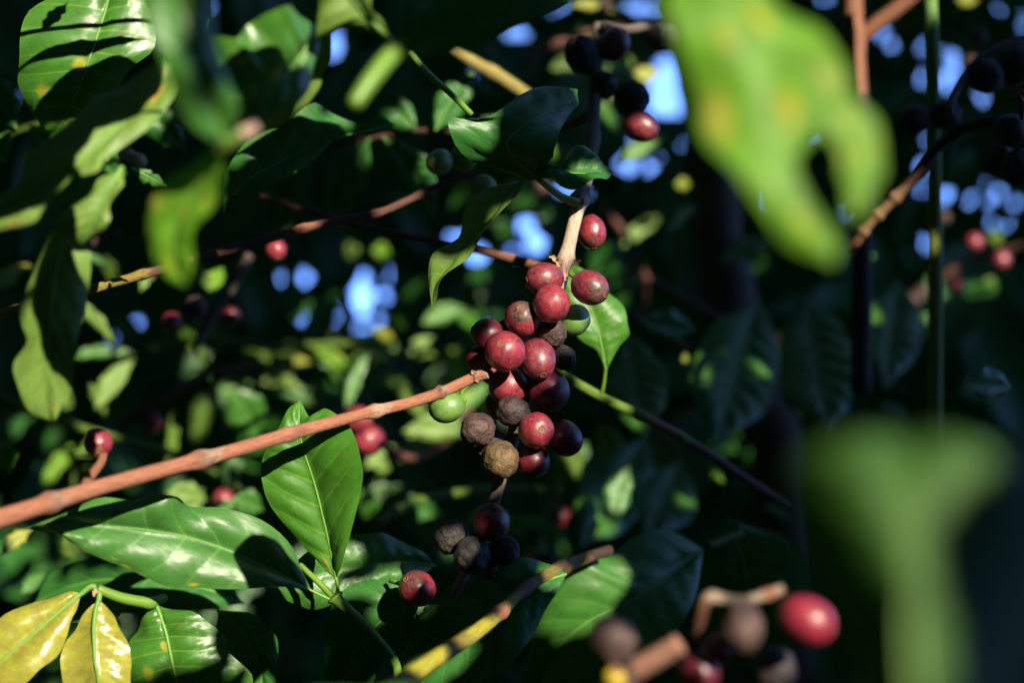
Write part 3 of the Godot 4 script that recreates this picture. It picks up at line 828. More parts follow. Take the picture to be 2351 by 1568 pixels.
	# ---- curled leaves along the top
	var t := thing("coffee_branch", "branch along the top with a curled leaf lit on its wavy rim", "branch", at(760, -60, 0.5))
	rod(t, "stem", M.green_stem, px([[760, -60, 0.5], [745, 0, 0.5], [730, 40, 0.502]]), [0.0018, 0.0016, 0.0015], 8)
	leaf(t, "leaf", M.leaf_spotted, [[725, 60, 0.502], [690, 130, 0.498], [640, 180, 0.492], [570, 200, 0.487], [500, 195, 0.484], [450, 170, 0.484]],
		[[705, 40, -6], [665, 16, -10], [625, 20, -12], [590, 48, -10], [560, 80, -8], [530, 82, -4], [488, 82, -2], [460, 120, 0]], [[735, 130, 4], [715, 190, 6], [655, 250, 8], [590, 300, 8], [525, 290, 7], [480, 240, 4]],
		{"lit": [[0.2, -0.7, 7], [0.35, -0.8, 7], [0.5, -0.8, 7], [0.45, -0.5, 6], [0.62, -0.7, 7], [0.75, -0.7, 7], [0.85, -0.5, 6]], "wave": 3.0})
	leaf(t, "leaf", M.leaf_under, [[898, 92, 0.49], [868, 60, 0.49], [840, 30, 0.489], [800, -15, 0.488], [760, -70, 0.488], [720, -140, 0.49]],
		[[855, 70, 4], [790, 55, 6], [733, 85, 4], [735, 20, 3], [725, -50, 2]], [[880, 50, -2], [855, 20, -4], [852, -20, -5], [830, -80, -4], [780, -130, -2]], {"lit": [[0.25, -0.5, 7], [0.4, 0.0, 8], [0.5, -0.4, 8], [0.5, 0.4, 7]], "rib": 1.2})
	leaf(t, "leaf", M.leaf_shade, [[905, 105, 0.44], [990, 78, 0.436], [1080, 50, 0.434], [1180, 20, 0.434], [1280, -20, 0.436], [1380, -70, 0.44]],
		[[940, 40, 2], [1000, -20, 3], [1100, -70, 3], [1220, -100, 2]], [[960, 128, -3], [1060, 118, -4], [1130, 80, -4], [1230, 40, -3], [1310, 0, -2]], {})
	rod(t, "twig", M.green_stem, px([[948, 98, 0.44], [905, 120, 0.436], [855, 180, 0.43], [812, 245, 0.426]]), [0.0028, 0.0030, 0.0029, 0.0024], 10)
	add_sun(at(880, 150, 0.43), 0.007)
	add_sun(at(840, 205, 0.428), 0.006)
	spray_leaf(t, "leaf", M.leaf_under, [760, 20, 0.505], [560, 330, 0.53], 45, 20, 30.0, {})
	# ---- the long dark twig behind
	var w := thing("coffee_branch", "thin dark twig crossing behind, olive yellow at its outer end", "branch", at(-120, 752, 0.60))
	rod(w, "stem", M.bark, px([[-120, 752, 0.60], [0, 722, 0.605], [100, 697, 0.61], [180, 674, 0.614], [260, 650, 0.618], [350, 625, 0.624], [440, 597, 0.63], [530, 572, 0.636], [620, 548, 0.64], [700, 524, 0.645], [780, 505, 0.65], [870, 488, 0.655], [940, 458, 0.66], [1010, 425, 0.665], [1090, 400, 0.67]]), [0.0022, 0.0021, 0.0020, 0.0019, 0.0018, 0.0017], 10,
		[[0.0, OLIVE], [0.09, NODE], [0.13, OLIVE], [0.20, NODE], [0.225, OLIVE * 1.1], [0.34, TWIG_DARK], [0.62, TWIG], [0.66, TWIG_DARK]], [[0.21, 0.4, 0.012], [0.1, 0.3, 0.012], [0.34, 0.3, 0.012], [0.5, 0.25, 0.01], [0.64, 0.3, 0.012], [0.78, 0.3, 0.01], [0.88, 0.25, 0.01]], 0.08, 150)
	for k in [[30, 714], [130, 688], [225, 660], [300, 640]]:
		add_sun(at(k[0], k[1], 0.614), 0.004)
	for k in [[460, 592], [560, 565], [780, 505], [850, 490]]:
		add_shade(k[0], k[1], 0.642, 5)
	cherry(w, 635, 573, 0.70, 28, 25, Vector3(0.2, -0.8, 0.4), "scarlet", {"lit": 7})
	leaf(w, "leaf", M.leaf_shade, [[905, 285, 0.66], [840, 300, 0.655], [760, 320, 0.65], [680, 350, 0.645], [600, 395, 0.64], [545, 430, 0.638], [512, 490, 0.64]],
		[[870, 262, -3], [820, 282, -2], [770, 262, -5], [725, 238, -8], [680, 258, -6], [660, 288, -2], [600, 300, 0], [560, 330, 0], [520, 400, 0]], [[880, 305, 3], [820, 312, 4], [790, 300, 2], [755, 335, 3], [700, 385, 4], [640, 415, 4], [560, 440, 3], [528, 455, 1]], {"lit": [[0.36, -0.8, 6], [0.28, -0.8, 6], [0.42, -0.8, 6]]})

func centre_plants() -> void:
	var h := thing("coffee_branch", "shaded branch with dark drooping leaves behind the long thin twig", "branch", at(1040, 300, 0.76))
	rod(h, "stem", M.bark, px([[1040, 300, 0.76], [960, 300, 0.76], [860, 315, 0.765], [740, 340, 0.77], [620, 360, 0.78]]), [0.0013, 0.0012, 0.0011], 9, [[0.0, TWIG_DARK]], [[0.3, 0.3, 0.02], [0.7, 0.3, 0.02]])
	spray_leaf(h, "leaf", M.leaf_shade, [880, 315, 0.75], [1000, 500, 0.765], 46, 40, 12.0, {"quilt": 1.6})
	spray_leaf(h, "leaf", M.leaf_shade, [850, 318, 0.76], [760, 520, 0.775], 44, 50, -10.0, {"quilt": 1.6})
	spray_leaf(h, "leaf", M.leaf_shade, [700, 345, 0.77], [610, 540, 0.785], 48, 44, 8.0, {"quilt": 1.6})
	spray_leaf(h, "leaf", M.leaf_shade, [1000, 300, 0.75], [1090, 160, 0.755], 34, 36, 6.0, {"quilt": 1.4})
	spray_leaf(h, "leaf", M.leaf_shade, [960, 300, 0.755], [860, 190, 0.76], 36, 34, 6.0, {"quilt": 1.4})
	var j := thing("coffee_branch", "branch of green leaves half hidden behind the striped corner leaf", "branch", at(-60, 360, 0.70))
	rod(j, "stem", M.bark, px([[-60, 360, 0.70], [40, 300, 0.70], [150, 270, 0.70], [300, 230, 0.705], [420, 180, 0.71]]), [0.0022, 0.002, 0.0018], 9, [[0.0, LEAFY * 0.7]], [[0.3, 0.3, 0.02], [0.6, 0.3, 0.02]])
	spray_leaf(j, "leaf", M.leaf_fresh, [70, 285, 0.69], [135, 380, 0.69], 26, 30, 4.0, {"lit": [[0.3, 0.0, 6], [0.5, 0.0, 6]]})
	spray_leaf(j, "leaf", M.leaf_shade, [40, 295, 0.695], [-20, 150, 0.70], 40, 36, 8.0, {})
	spray_leaf(j, "leaf", M.leaf_shade, [200, 255, 0.70], [260, 420, 0.71], 40, 44, 8.0, {})
	spray_leaf(j, "leaf", M.leaf_shade, [300, 232, 0.70], [430, 350, 0.71], 40, 40, 8.0, {})
	spray_leaf(j, "leaf", M.leaf_shade, [380, 200, 0.705], [480, 40, 0.71], 40, 40, 8.0, {})
	spray_leaf(j, "leaf", M.leaf_mature, [30, 300, 0.69], [-60, 400, 0.69], 30, 30, 4.0, {"lit": [[0.3, 0.0, 5]]})
	# thin green stem and a pale twig at the top centre
	var g := thing("leaf_stalk", "thin green stalk slanting down to the folded leaf above the cluster", "stalk", at(940, 120, 0.56))
	rod(g, "stalk", M.petiole, px([[940, 120, 0.56], [985, 170, 0.565], [1035, 215, 0.57], [1082, 262, 0.576]]), [0.0013, 0.0013, 0.0012], 8)
	add_sun(at(1040, 222, 0.571), 0.005)
	add_sun(at(1060, 240, 0.573), 0.005)
	var p := thing("coffee_twig", "straw yellow twig, blurred, behind the folded leaf", "twig", at(1040, 110, 0.74))
	rod(p, "stem", M.bark, px([[1040, 110, 0.74], [1082, 140, 0.742], [1140, 172, 0.745], [1190, 205, 0.748], [1260, 250, 0.755]]), [0.0033, 0.0034, 0.0036, 0.0034], 10, [[0.0, Color(0.25, 0.21, 0.06)]], [[0.45, 0.2, 0.05]])
	for k in [[1100, 150], [1140, 172], [1180, 198]]:
		add_sun(at(k[0], k[1], 0.744), 0.007)
	var r := thing("coffee_twig", "reddish twig passing behind the cluster, its end lit beside the top cherry", "twig", at(600, 452, 0.72))
	rod(r, "stem", M.bark, px([[600, 452, 0.72], [700, 480, 0.715], [800, 512, 0.71], [900, 535, 0.705], [1000, 555, 0.70], [1100, 575, 0.69], [1170, 592, 0.685], [1235, 612, 0.68], [1290, 640, 0.68]]), [0.0015, 0.0017, 0.0019, 0.0022], 10, [[0.0, TWIG_DARK], [0.7, TWIG]], [[0.5, 0.3, 0.01], [0.76, 0.3, 0.01]])
	for k in [[640, 462], [740, 492], [860, 525], [960, 546]]:
		add_shade(k[0], k[1], 0.71, 6)
	for k in [[1130, 582], [1170, 592], [1205, 603]]:
		add_sun(at(k[0], k[1], 0.685), 0.006)
	# leaf behind the cluster on its green twig
	var q := thing("coffee_branch", "green twig behind the cluster with one bright heart shaped leaf", "branch", at(1290, 858, 0.655))
	rod(q, "stem", M.bark, px([[1270, 850, 0.654], [1330, 884, 0.658], [1400, 922, 0.664], [1480, 958, 0.672], [1555, 998, 0.684], [1640, 1050, 0.70], [1720, 1105, 0.72], [1810, 1160, 0.74]]), [0.0024, 0.0024, 0.0024, 0.0023, 0.0022], 10, [[0.0, LEAFY], [0.4, LEAFY * 0.8], [0.42, TWIG], [0.56, LEAFY], [0.62, TWIG_DARK]], [[0.41, 0.3, 0.02], [0.58, 0.3, 0.015]])
	add_sun(at(1350, 895, 0.66), 0.006)
	add_sun(at(1420, 930, 0.666), 0.005)
	leaf(q, "leaf", M.leaf_fresh, [[1391, 850, 0.655], [1383, 810, 0.653], [1372, 760, 0.652], [1358, 715, 0.653], [1335, 660, 0.656], [1300, 600, 0.66]],
		[[1385, 838, 0], [1366, 802, 0], [1322, 770, 0], [1300, 735, 1], [1290, 690, 1], [1285, 640, 1]], [[1399, 835, 0], [1420, 800, 1], [1442, 768, 2], [1440, 735, 2], [1428, 700, 2], [1385, 660, 1], [1340, 620, 0]], {"petiole": [[1380, 908, 0.661], [1386, 880, 0.658]], "lit": 7, "rib": 0.7})

func right_plants() -> void:
	# lit leaf low in the centre
	var b := thing("coffee_branch", "branch with a broad leaf half lit, half in shade, right of the lower cluster", "branch", at(1640, 1250, 0.70))
	rod(b, "stem", M.bark, px([[1700, 1225, 0.72], [1660, 1240, 0.71], [1625, 1255, 0.70]]), [0.0022, 0.002, 0.0018], 9, [[0.0, LEAFY * 0.6]])
	leaf(b, "leaf", M.leaf_mature, [[1612, 1260, 0.695], [1560, 1300, 0.685], [1510, 1338, 0.675], [1460, 1372, 0.668], [1400, 1402, 0.664], [1330, 1440, 0.664], [1270, 1500, 0.668], [1230, 1600, 0.68]],
		[[1570, 1230, 2], [1513, 1217, 2], [1453, 1235, 1], [1408, 1270, -1], [1370, 1282, -4], [1335, 1285, -5], [1300, 1320, -3], [1268, 1370, -2], [1243, 1410, 0], [1215, 1480, 1], [1200, 1560, 1]], [[1610, 1310, 2], [1590, 1380, 3], [1560, 1440, 4], [1500, 1500, 4], [1420, 1560, 3], [1330, 1620, 2]],
		{"lit": [[0.5, -0.3, 8], [0.55, -0.7, 8], [0.62, -0.4, 8], [0.68, -0.7, 8], [0.72, -0.4, 7], [0.42, -0.6, 4], [0.6, -0.1, 6]], "quilt": 1.3})
	leaf(b, "leaf", M.leaf_shade, [[1668, 1190, 0.73], [1690, 1250, 0.73], [1715, 1340, 0.732], [1730, 1430, 0.74], [1740, 1540, 0.75]],
		[[1640, 1225, 2], [1585, 1260, 3], [1570, 1330, 3], [1590, 1420, 2], [1660, 1500, 1]], [[1740, 1215, 2], [1800, 1230, 3], [1850, 1290, 3], [1860, 1380, 3], [1810, 1480, 2]], {})
	# ribbed leaves in deep shade
	var s := thing("coffee_branch", "shaded branch with dark ribbed leaves in front of the grey trunk", "branch", at(1560, 690, 0.86))
	rod(s, "stem", M.bark, px([[1450, 720, 0.85], [1530, 760, 0.86], [1560, 790, 0.865], [1600, 800, 0.87]]), [0.0022, 0.002, 0.0018], 9, [[0.0, TWIG_DARK]])
	spray_leaf(s, "leaf", M.leaf_mature, [1740, 680, 0.90], [1640, 1040, 0.80], 95, 105, 0.0, {"quilt": 3.0})
	spray_leaf(s, "leaf", M.leaf_mature, [1850, 680, 0.91], [1905, 1010, 0.81], 90, 90, 0.0, {"quilt": 3.0})
	spray_leaf(s, "leaf", M.leaf_shade, [1470, 740, 0.80], [1600, 760, 0.82], 40, 34, 0.0, {"quilt": 1.6})
	spray_leaf(s, "leaf", M.leaf_mature, [1440, 760, 0.86], [1480, 1020, 0.79], 75, 65, 0.0, {"quilt": 2.2})
	spray_leaf(s, "leaf", M.leaf_mature, [2060, 640, 0.93], [2030, 900, 0.86], 70, 70, 0.0, {"quilt": 2.4})
	spray_leaf(s, "leaf", M.leaf_mature, [1560, 1060, 0.90], [1480, 1240, 0.84], 80, 70, 0.0, {"quilt": 2.2})
	spray_leaf(s, "leaf", M.leaf_mature, [1480, 1000, 0.90], [1330, 1260, 0.82], 90, 80, 0.0, {"quilt": 2.0})
	spray_leaf(s, "leaf", M.leaf_yellowing, [1574, 812, 0.85], [1570, 835, 0.85], 6, 6, 0.0, {"lit": 6, "rows": 10})
	spray_leaf(s, "leaf", M.leaf_lime, [1622, 1056, 0.85], [1662, 1110, 0.85], 9, 11, 0.0, {"lit": 7, "rows": 10})
	spray_leaf(s, "leaf", M.leaf_lime, [1868, 975, 0.85], [1872, 1010, 0.85], 10, 8, 0.0, {"lit": 7, "rows": 10})
	for u in range(1500, 1960, 55):
		for v in range(720, 1060, 55):
			if Vector2(u - 1738, v - 905).length() > 90.0 and Vector2(u - 1574, v - 825).length() > 70.0:
				add_shade(u, v, 0.85, 7)
	for u in range(1400, 1620, 55):
		for v in range(1010, 1230, 55):
			add_shade(u, v, 0.85, 7)
	# upright stems
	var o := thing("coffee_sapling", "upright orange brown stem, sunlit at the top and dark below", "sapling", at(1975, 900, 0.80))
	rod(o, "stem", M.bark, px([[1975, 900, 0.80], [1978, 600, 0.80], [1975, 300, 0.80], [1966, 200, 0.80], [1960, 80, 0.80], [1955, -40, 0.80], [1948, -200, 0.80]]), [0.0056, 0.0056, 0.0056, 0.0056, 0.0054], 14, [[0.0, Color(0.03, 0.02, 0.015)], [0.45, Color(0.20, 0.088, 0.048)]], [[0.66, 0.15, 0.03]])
	rod(o, "side_shoot", M.bark, px([[1968, 92, 0.80], [2010, 55, 0.80], [2060, 18, 0.80], [2130, -40, 0.80]]), [0.0042, 0.0044, 0.0042], 10, [[0.0, Color(0.15, 0.06, 0.03)]])
	for k in range(-60, 270, 30):
		add_sun(at(1962, k, 0.795), 0.009)
	for k in [[2010, 55], [2050, 25], [2085, -2]]:
		add_sun(at(k[0], k[1], 0.80), 0.007)
	for k in [380, 480, 580, 680, 780]:
		add_shade(1976, k, 0.80, 10)
	var v := thing("coffee_sapling", "slender straight green stem standing upright near the right border", "sapling", at(2146, 1020, 0.74))
	rod(v, "stem", M.bark, px([[2146, 1080, 0.74], [2146, 800, 0.74], [2146, 600, 0.74], [2144, 400, 0.74], [2140, 200, 0.74], [2134, 0, 0.74], [2128, -160, 0.74]]), [0.0038, 0.0037, 0.0036, 0.0036, 0.0036], 12, [[0.0, Color(0.19, 0.24, 0.045)], [0.45, Color(0.15, 0.25, 0.05)], [0.75, Color(0.12, 0.25, 0.06)]], [[0.4, 0.15, 0.008]])
	for k in range(60, 1000, 80):
		add_shade(2146, k, 0.74, 5)
	var c := thing("coffee_branch", "dark branch at the right border bearing black dried cherries", "branch", at(1960, 575, 0.72))
	rod(c, "stem", M.bark, px([[1950, 580, 0.72], [1990, 520, 0.715], [2050, 460, 0.71], [2110, 395, 0.705], [2150, 340, 0.70], [2200, 300, 0.69], [2270, 280, 0.68], [2340, 275, 0.675], [2430, 270, 0.67]]), [0.0026, 0.0027, 0.0027, 0.0025, 0.0023], 12, [[0.0, TWIG * 0.9], [0.05, Color(0.18, 0.105, 0.05)], [0.30, TWIG_DARK * 0.6]], [[0.1, 0.4, 0.015], [0.18, 0.4, 0.012], [0.26, 0.4, 0.014], [0.6, 0.3, 0.02]], 0.15, 110)
	for k in [[1975, 545], [2020, 490], [2060, 450], [2095, 425]]:
		add_sun(at(k[0], k[1], 0.71), 0.006)
	var f := [[2318, 300, 0.66, 42, 38, Vector3(-0.5, 0.3, 0.7), "black", {}], [2335, 385, 0.66, 44, 38, Vector3(-0.2, -0.8, 0.4), "black", {}], [2290, 365, 0.67, 40, 34, Vector3(-0.5, -0.5, 0.4), "black", {}], [2262, 175, 0.72, 44, 40, Vector3(-0.5, 0.5, 0.4), "black", {}], [2330, 150, 0.72, 46, 42, Vector3(0.1, 0.5, 0.6), "black", {}], [2100, 275, 0.73, 38, 34, Vector3(-0.5, 0.1, 0.6), "black", {}], [2170, 262, 0.73, 36, 32, Vector3(0.5, 0.4, 0.6), "black", {}]]
	settle(f)
	for k in [[2318, 300], [2335, 385], [2290, 365], [2262, 175], [2330, 150]]:
		add_shade(k[0], k[1], 0.665, 9)
	for k in f:
		cherry(c, k[0], k[1], k[2], k[3], k[4], k[5], k[6], k[7])
	rod(c, "spur", M.bark, px([[2200, 300, 0.69], [2180, 240, 0.70], [2230, 150, 0.72], [2310, 100, 0.73], [2420, 60, 0.74]]), [0.0024, 0.0022, 0.0020, 0.0018], 9, [[0.0, TWIG_DARK * 0.7]])
	# dried calyx on a stalk
	rod(c, "stalk", M.bark, px([[2345, 270, 0.63], [2346, 240, 0.62], [2338, 214, 0.612]]), [0.0012, 0.0011, 0.0014], 8, [[0.0, NODE]])
	for k in 9:
		flake(c, at(2334, 207, 0.61) + Vector3(0.001 * cos(k * 2.2), 0.001 * sin(k * 2.2), 0.0), Vector3(cos(k * 0.7), sin(k * 0.7), 0.35).normalized() * 0.5)
	add_sun(at(2334, 205, 0.61), 0.005)

func foreground_plants() -> void:
	var a := thing("coffee_leaf", "large lime green leaf with yellow spots and a torn lobe, blurred near the lens", "leaf", at(1652, -78, 0.3100))
	leaf(a, "blade", M.leaf_lime, [[1652, -78, 0.3100], [1690, 0, 0.3080], [1728, 90, 0.3060], [1765, 200, 0.3040], [1795, 310, 0.3020], [1830, 420, 0.3000], [1872, 520, 0.2980], [1912, 604, 0.2960]],
		[[1570, -60, 1], [1530, 0, 2], [1560, 110, 2], [1588, 215, 2], [1640, 330, 1], [1700, 430, 1], [1775, 515, 0], [1850, 580, 0]], [[1740, -60, 1], [1800, 12, 2], [1875, 66, 2], [1932, 165, 1], [1955, 240, 1], [1868, 296, 0], [1832, 375, 0], [1858, 460, 0], [1905, 535, 0], [1925, 578, 0]], {"lit": 7, "arch": 1.2, "wave": 2.2, "ripple": 2.2, "quilt": 0.4, "rib": 0.4})
	leaf(a, "lobe", M.leaf_lime, [[1895, 190, 0.3035], [1945, 285, 0.3025], [1968, 350, 0.3020], [1966, 425, 0.3015], [1954, 510, 0.3005]],
		[[1872, 262, 0], [1914, 335, 0], [1936, 400, 0], [1944, 462, 0]], [[1972, 235, 1], [2024, 322, 1], [2020, 398, 1], [1992, 465, 0]], {"lit": 7, "rib": 0.2, "wave": 0.3, "arch": 0.5, "quilt": 0.2})
	var l := thing("coffee_leaf", "very soft folded leaf in the lower right, pale along its ridge", "leaf", at(2110, 1720, 0.2063))
	var sunlit := []
	for i in 18:
		sunlit.append([0.04 + i * 0.045, 0.0, 4.0])
		sunlit.append([0.04 + i * 0.045, -0.3, 2.0])
		if i > 9:
			sunlit.append([0.04 + i * 0.045, -0.6, 2.5])
	leaf(l, "blade", M.leaf_ridge, [[2110, 1720, 0.2042], [2100, 1600, 0.2074], [2090, 1450, 0.2111], [2085, 1300, 0.2150], [2082, 1180, 0.2189], [2078, 1090, 0.2236], [2070, 1005, 0.2305]],
		[[2040, 1700, 6], [1985, 1610, 12], [1930, 1450, 17], [1850, 1270, 18], [1815, 1130, 13], [1835, 1052, 6], [1950, 1015, 2]], [[2230, 1700, 8], [2330, 1610, 16], [2400, 1450, 20], [2430, 1250, 20], [2420, 1110, 14], [2330, 1035, 6], [2190, 1008, 2]], {"arch": 4.0, "rib": 0.6, "rib_mat": M.petiole, "quilt": 0.5, "lit": sunlit})
	for q in [[1880, 1430], [2300, 1330], [2300, 1450]]:
		add_shade(q[0], q[1], 0.2210, 5)
	var k := thing("coffee_leaf", "blurred green leaf tip rising from the bottom border", "leaf", at(1290, 1640, 0.36))
	spray_leaf(k, "blade", M.leaf_fresh, [1290, 1640, 0.36], [600, 1590, 0.37], 80, 60, 30.0, {"lit": [[0.3, 0.0, 8], [0.45, 0.0, 8], [0.6, 0.0, 8], [0.75, 0.0, 8], [0.85, 0.0, 7]]})
	# blurred fruiting twig along the bottom
	var b := thing("coffee_branch", "blurred twig at the bottom border with a pinkish red cherry and dry brown ones", "branch", at(1340, 1660, 0.43))
	rod(b, "stem", M.bark, px([[1340, 1680, 0.43], [1400, 1600, 0.43], [1450, 1545, 0.43], [1510, 1508, 0.428], [1560, 1478, 0.426]]), [0.0036, 0.0034, 0.0034, 0.0032], 12, [[0.0, Color(0.08, 0.05, 0.04)], [0.55, Color(0.24, 0.125, 0.09)]], [[0.4, 0.3, 0.05]])
	for q in [[1490, 1520], [1530, 1495], [1550, 1482]]:
		add_sun(at(q[0], q[1], 0.425), 0.006)
	rod(b, "spur", M.bark, px([[1600, 1560, 0.45], [1600, 1470, 0.445], [1612, 1400, 0.44], [1632, 1372, 0.44], [1700, 1380, 0.44], [1760, 1366, 0.44], [1795, 1352, 0.442]]), [0.0015, 0.0016, 0.0017, 0.0016, 0.0016, 0.0015], 12, [[0.0, TWIG_DARK], [0.42, PALE * 0.6], [0.56, GREY * 0.6], [0.72, PALE * 0.65], [0.8, TWIG], [0.9, PALE * 0.75]], [[0.5, 0.3, 0.04], [0.85, 0.25, 0.04]])
	for q in [[1630, 1375], [1740, 1370], [1780, 1358]]:
		add_sun(at(q[0], q[1], 0.438), 0.006)
	var f := [[1852, 1424, 0.428, 68, 56, Vector3(0.8, -0.35, 0.3), "scarlet", {"mat": "pink_fruit", "lit": 14}], [1706, 1442, 0.430, 58, 47, Vector3(-0.1, -0.85, 0.4), "husk", {"lit": 7}], [1408, 1470, 0.422, 60, 52, Vector3(-0.3, 0.7, 0.5), "husk", {"lit": 6}], [1410, 1556, 0.420, 30, 26, Vector3(0.2, 0.7, 0.5), "blush", {"mat": "yellow_fruit", "lit": 7}], [1648, 1490, 0.440, 40, 34, Vector3(0.3, 0.6, 0.5), "scarlet", {}], [1605, 1540, 0.445, 52, 46, Vector3(0.3, -0.6, 0.5), "purple", {}], [1780, 1540, 0.45, 55, 50, Vector3(0.3, -0.6, 0.5), "black", {}]]
	settle(f)
	M.pink_fruit = M.scarlet.duplicate()
	M.pink_fruit.albedo_texture = null
	M.pink_fruit.albedo_color = lin(0.20, 0.012, 0.028)
	M.yellow_fruit = M.green.duplicate()
	M.yellow_fruit.albedo_texture = null
	M.yellow_fruit.albedo_color = lin(0.42, 0.30, 0.02)
	for q in f:
		cherry(b, q[0], q[1], q[2], q[3], q[4], q[5], q[6], q[7])

func cast_leaf(parent: Node3D, a: Array, b: Array, w: float, up: float) -> void:
	# a leaf of the overhang, between the sun and the place a..b that it shades
	var p := seen_at(at(a[0], a[1], a[2]) + to_sun * up)
	var q := seen_at(at(b[0], b[1], b[2]) + to_sun * up)
	var k: float = a[2] / p[2]
	spray_leaf(parent, "leaf", M.leaf_mature, p, q, w * k, w * k, 0.0, {"rows": 18, "half": 4, "wave": 1.0})

func overhang() -> void:
	# twigs and leaves that hang just above the frame and stripe the leaves below with shadow
	var o := thing("coffee_branch", "branch just above the picture that stripes the upper leaves with shadow", "branch", at(60, 100, 0.614) + to_sun * 0.22)
	rod(o, "twig", M.bark, [at(-60, 118, 0.614) + to_sun * 0.2, at(60, 92, 0.614) + to_sun * 0.21, at(180, 68, 0.614) + to_sun * 0.22, at(420, 10, 0.614) + to_sun * 0.23], [0.0012, 0.0012, 0.0011], 8, [[0.0, TWIG]])
	rod(o, "twig", M.bark, [at(180, 258, 0.497) + to_sun * 0.16, at(300, 263, 0.497) + to_sun * 0.16, at(420, 268, 0.497) + to_sun * 0.17], [0.0007, 0.0007, 0.0006], 8, [[0.0, TWIG]])
	cast_leaf(o, [30, 166, 0.614], [350, 76, 0.614], 17, 0.20)
	cast_leaf(o, [60, 262, 0.616], [400, 140, 0.616], 44, 0.22)
	cast_leaf(o, [92, 84, 0.614], [160, 0, 0.614], 16, 0.21)
	cast_leaf(o, [400, 70, 0.497], [170, 330, 0.497], 66, 0.17)
	cast_leaf(o, [230, 230, 0.493], [40, 420, 0.493], 60, 0.19)
	cast_leaf(o, [190, 320, 0.488], [-40, 520, 0.486], 66, 0.21)
	cast_leaf(o, [450, 240, 0.492], [740, 150, 0.492], 46, 0.16)
	cast_leaf(o, [720, 200, 0.492], [540, 320, 0.492], 50, 0.18)
	cast_leaf(o, [520, 400, 0.65], [880, 310, 0.65], 50, 0.26)
	cast_leaf(o, [500, 500, 0.645], [700, 350, 0.645], 46, 0.27)
	cast_leaf(o, [1150, 335, 0.585], [1370, 215, 0.585], 54, 0.30)
	cast_leaf(o, [1130, 352, 0.585], [1330, 375, 0.585], 34, 0.31)
	var r := thing("coffee_branch", "branch just outside the picture that keeps the dark cherries of the cluster in shade", "branch", at(1310, 850, 0.597) + to_sun * 0.32)
	cast_leaf(r, [1302, 845, 0.597], [1342, 1075, 0.597], 34, 0.31)
	cast_leaf(r, [1190, 1140, 0.600], [1085, 1218, 0.600], 42, 0.42)
	cast_leaf(r, [1240, 1230, 0.605], [1120, 1290, 0.605], 30, 0.43)

func far_twig(label: String, path: Array, tint: Color, leaves: Array, fruit: Array) -> void:
	# leaves: [u, v, length, half width, angle in degrees, depth, material, lit radius in mm]
	var b := thing("coffee_branch", label, "branch", at(path[0][0], path[0][1], path[0][2]))
	rod(b, "stem", M.bark, px(path), [0.0026, 0.0024, 0.002], 8, [[0.0, tint]], [[0.3, 0.3, 0.02], [0.6, 0.3, 0.02]])
	for k in leaves:
		var d: Vector2 = Vector2.from_angle(deg_to_rad(k[4])) * k[2] * 0.44
		var o := {"rows": 14, "half": 4}
		if k[7] > 0:
			o.lit = [[0.3, 0.0, k[7]], [0.55, 0.0, k[7]], [0.75, 0.0, k[7]]]
		spray_leaf(b, "leaf", M[k[6]], [k[0] - d.x, k[1] - d.y, k[5]], [k[0] + d.x, k[1] + d.y, k[5] + 0.012], k[3] * 0.8, k[3] * 0.8, k[2] * 0.06, o)
	for k in fruit:
		cherry(b, k[0], k[1], k[2], k[3], k[3] * 0.9, Vector3(rng.randf_range(-1, 1), rng.randf_range(-1, 0.3), 0.5), k[4], {"lit": k[5]} if k[5] > 0 else {})

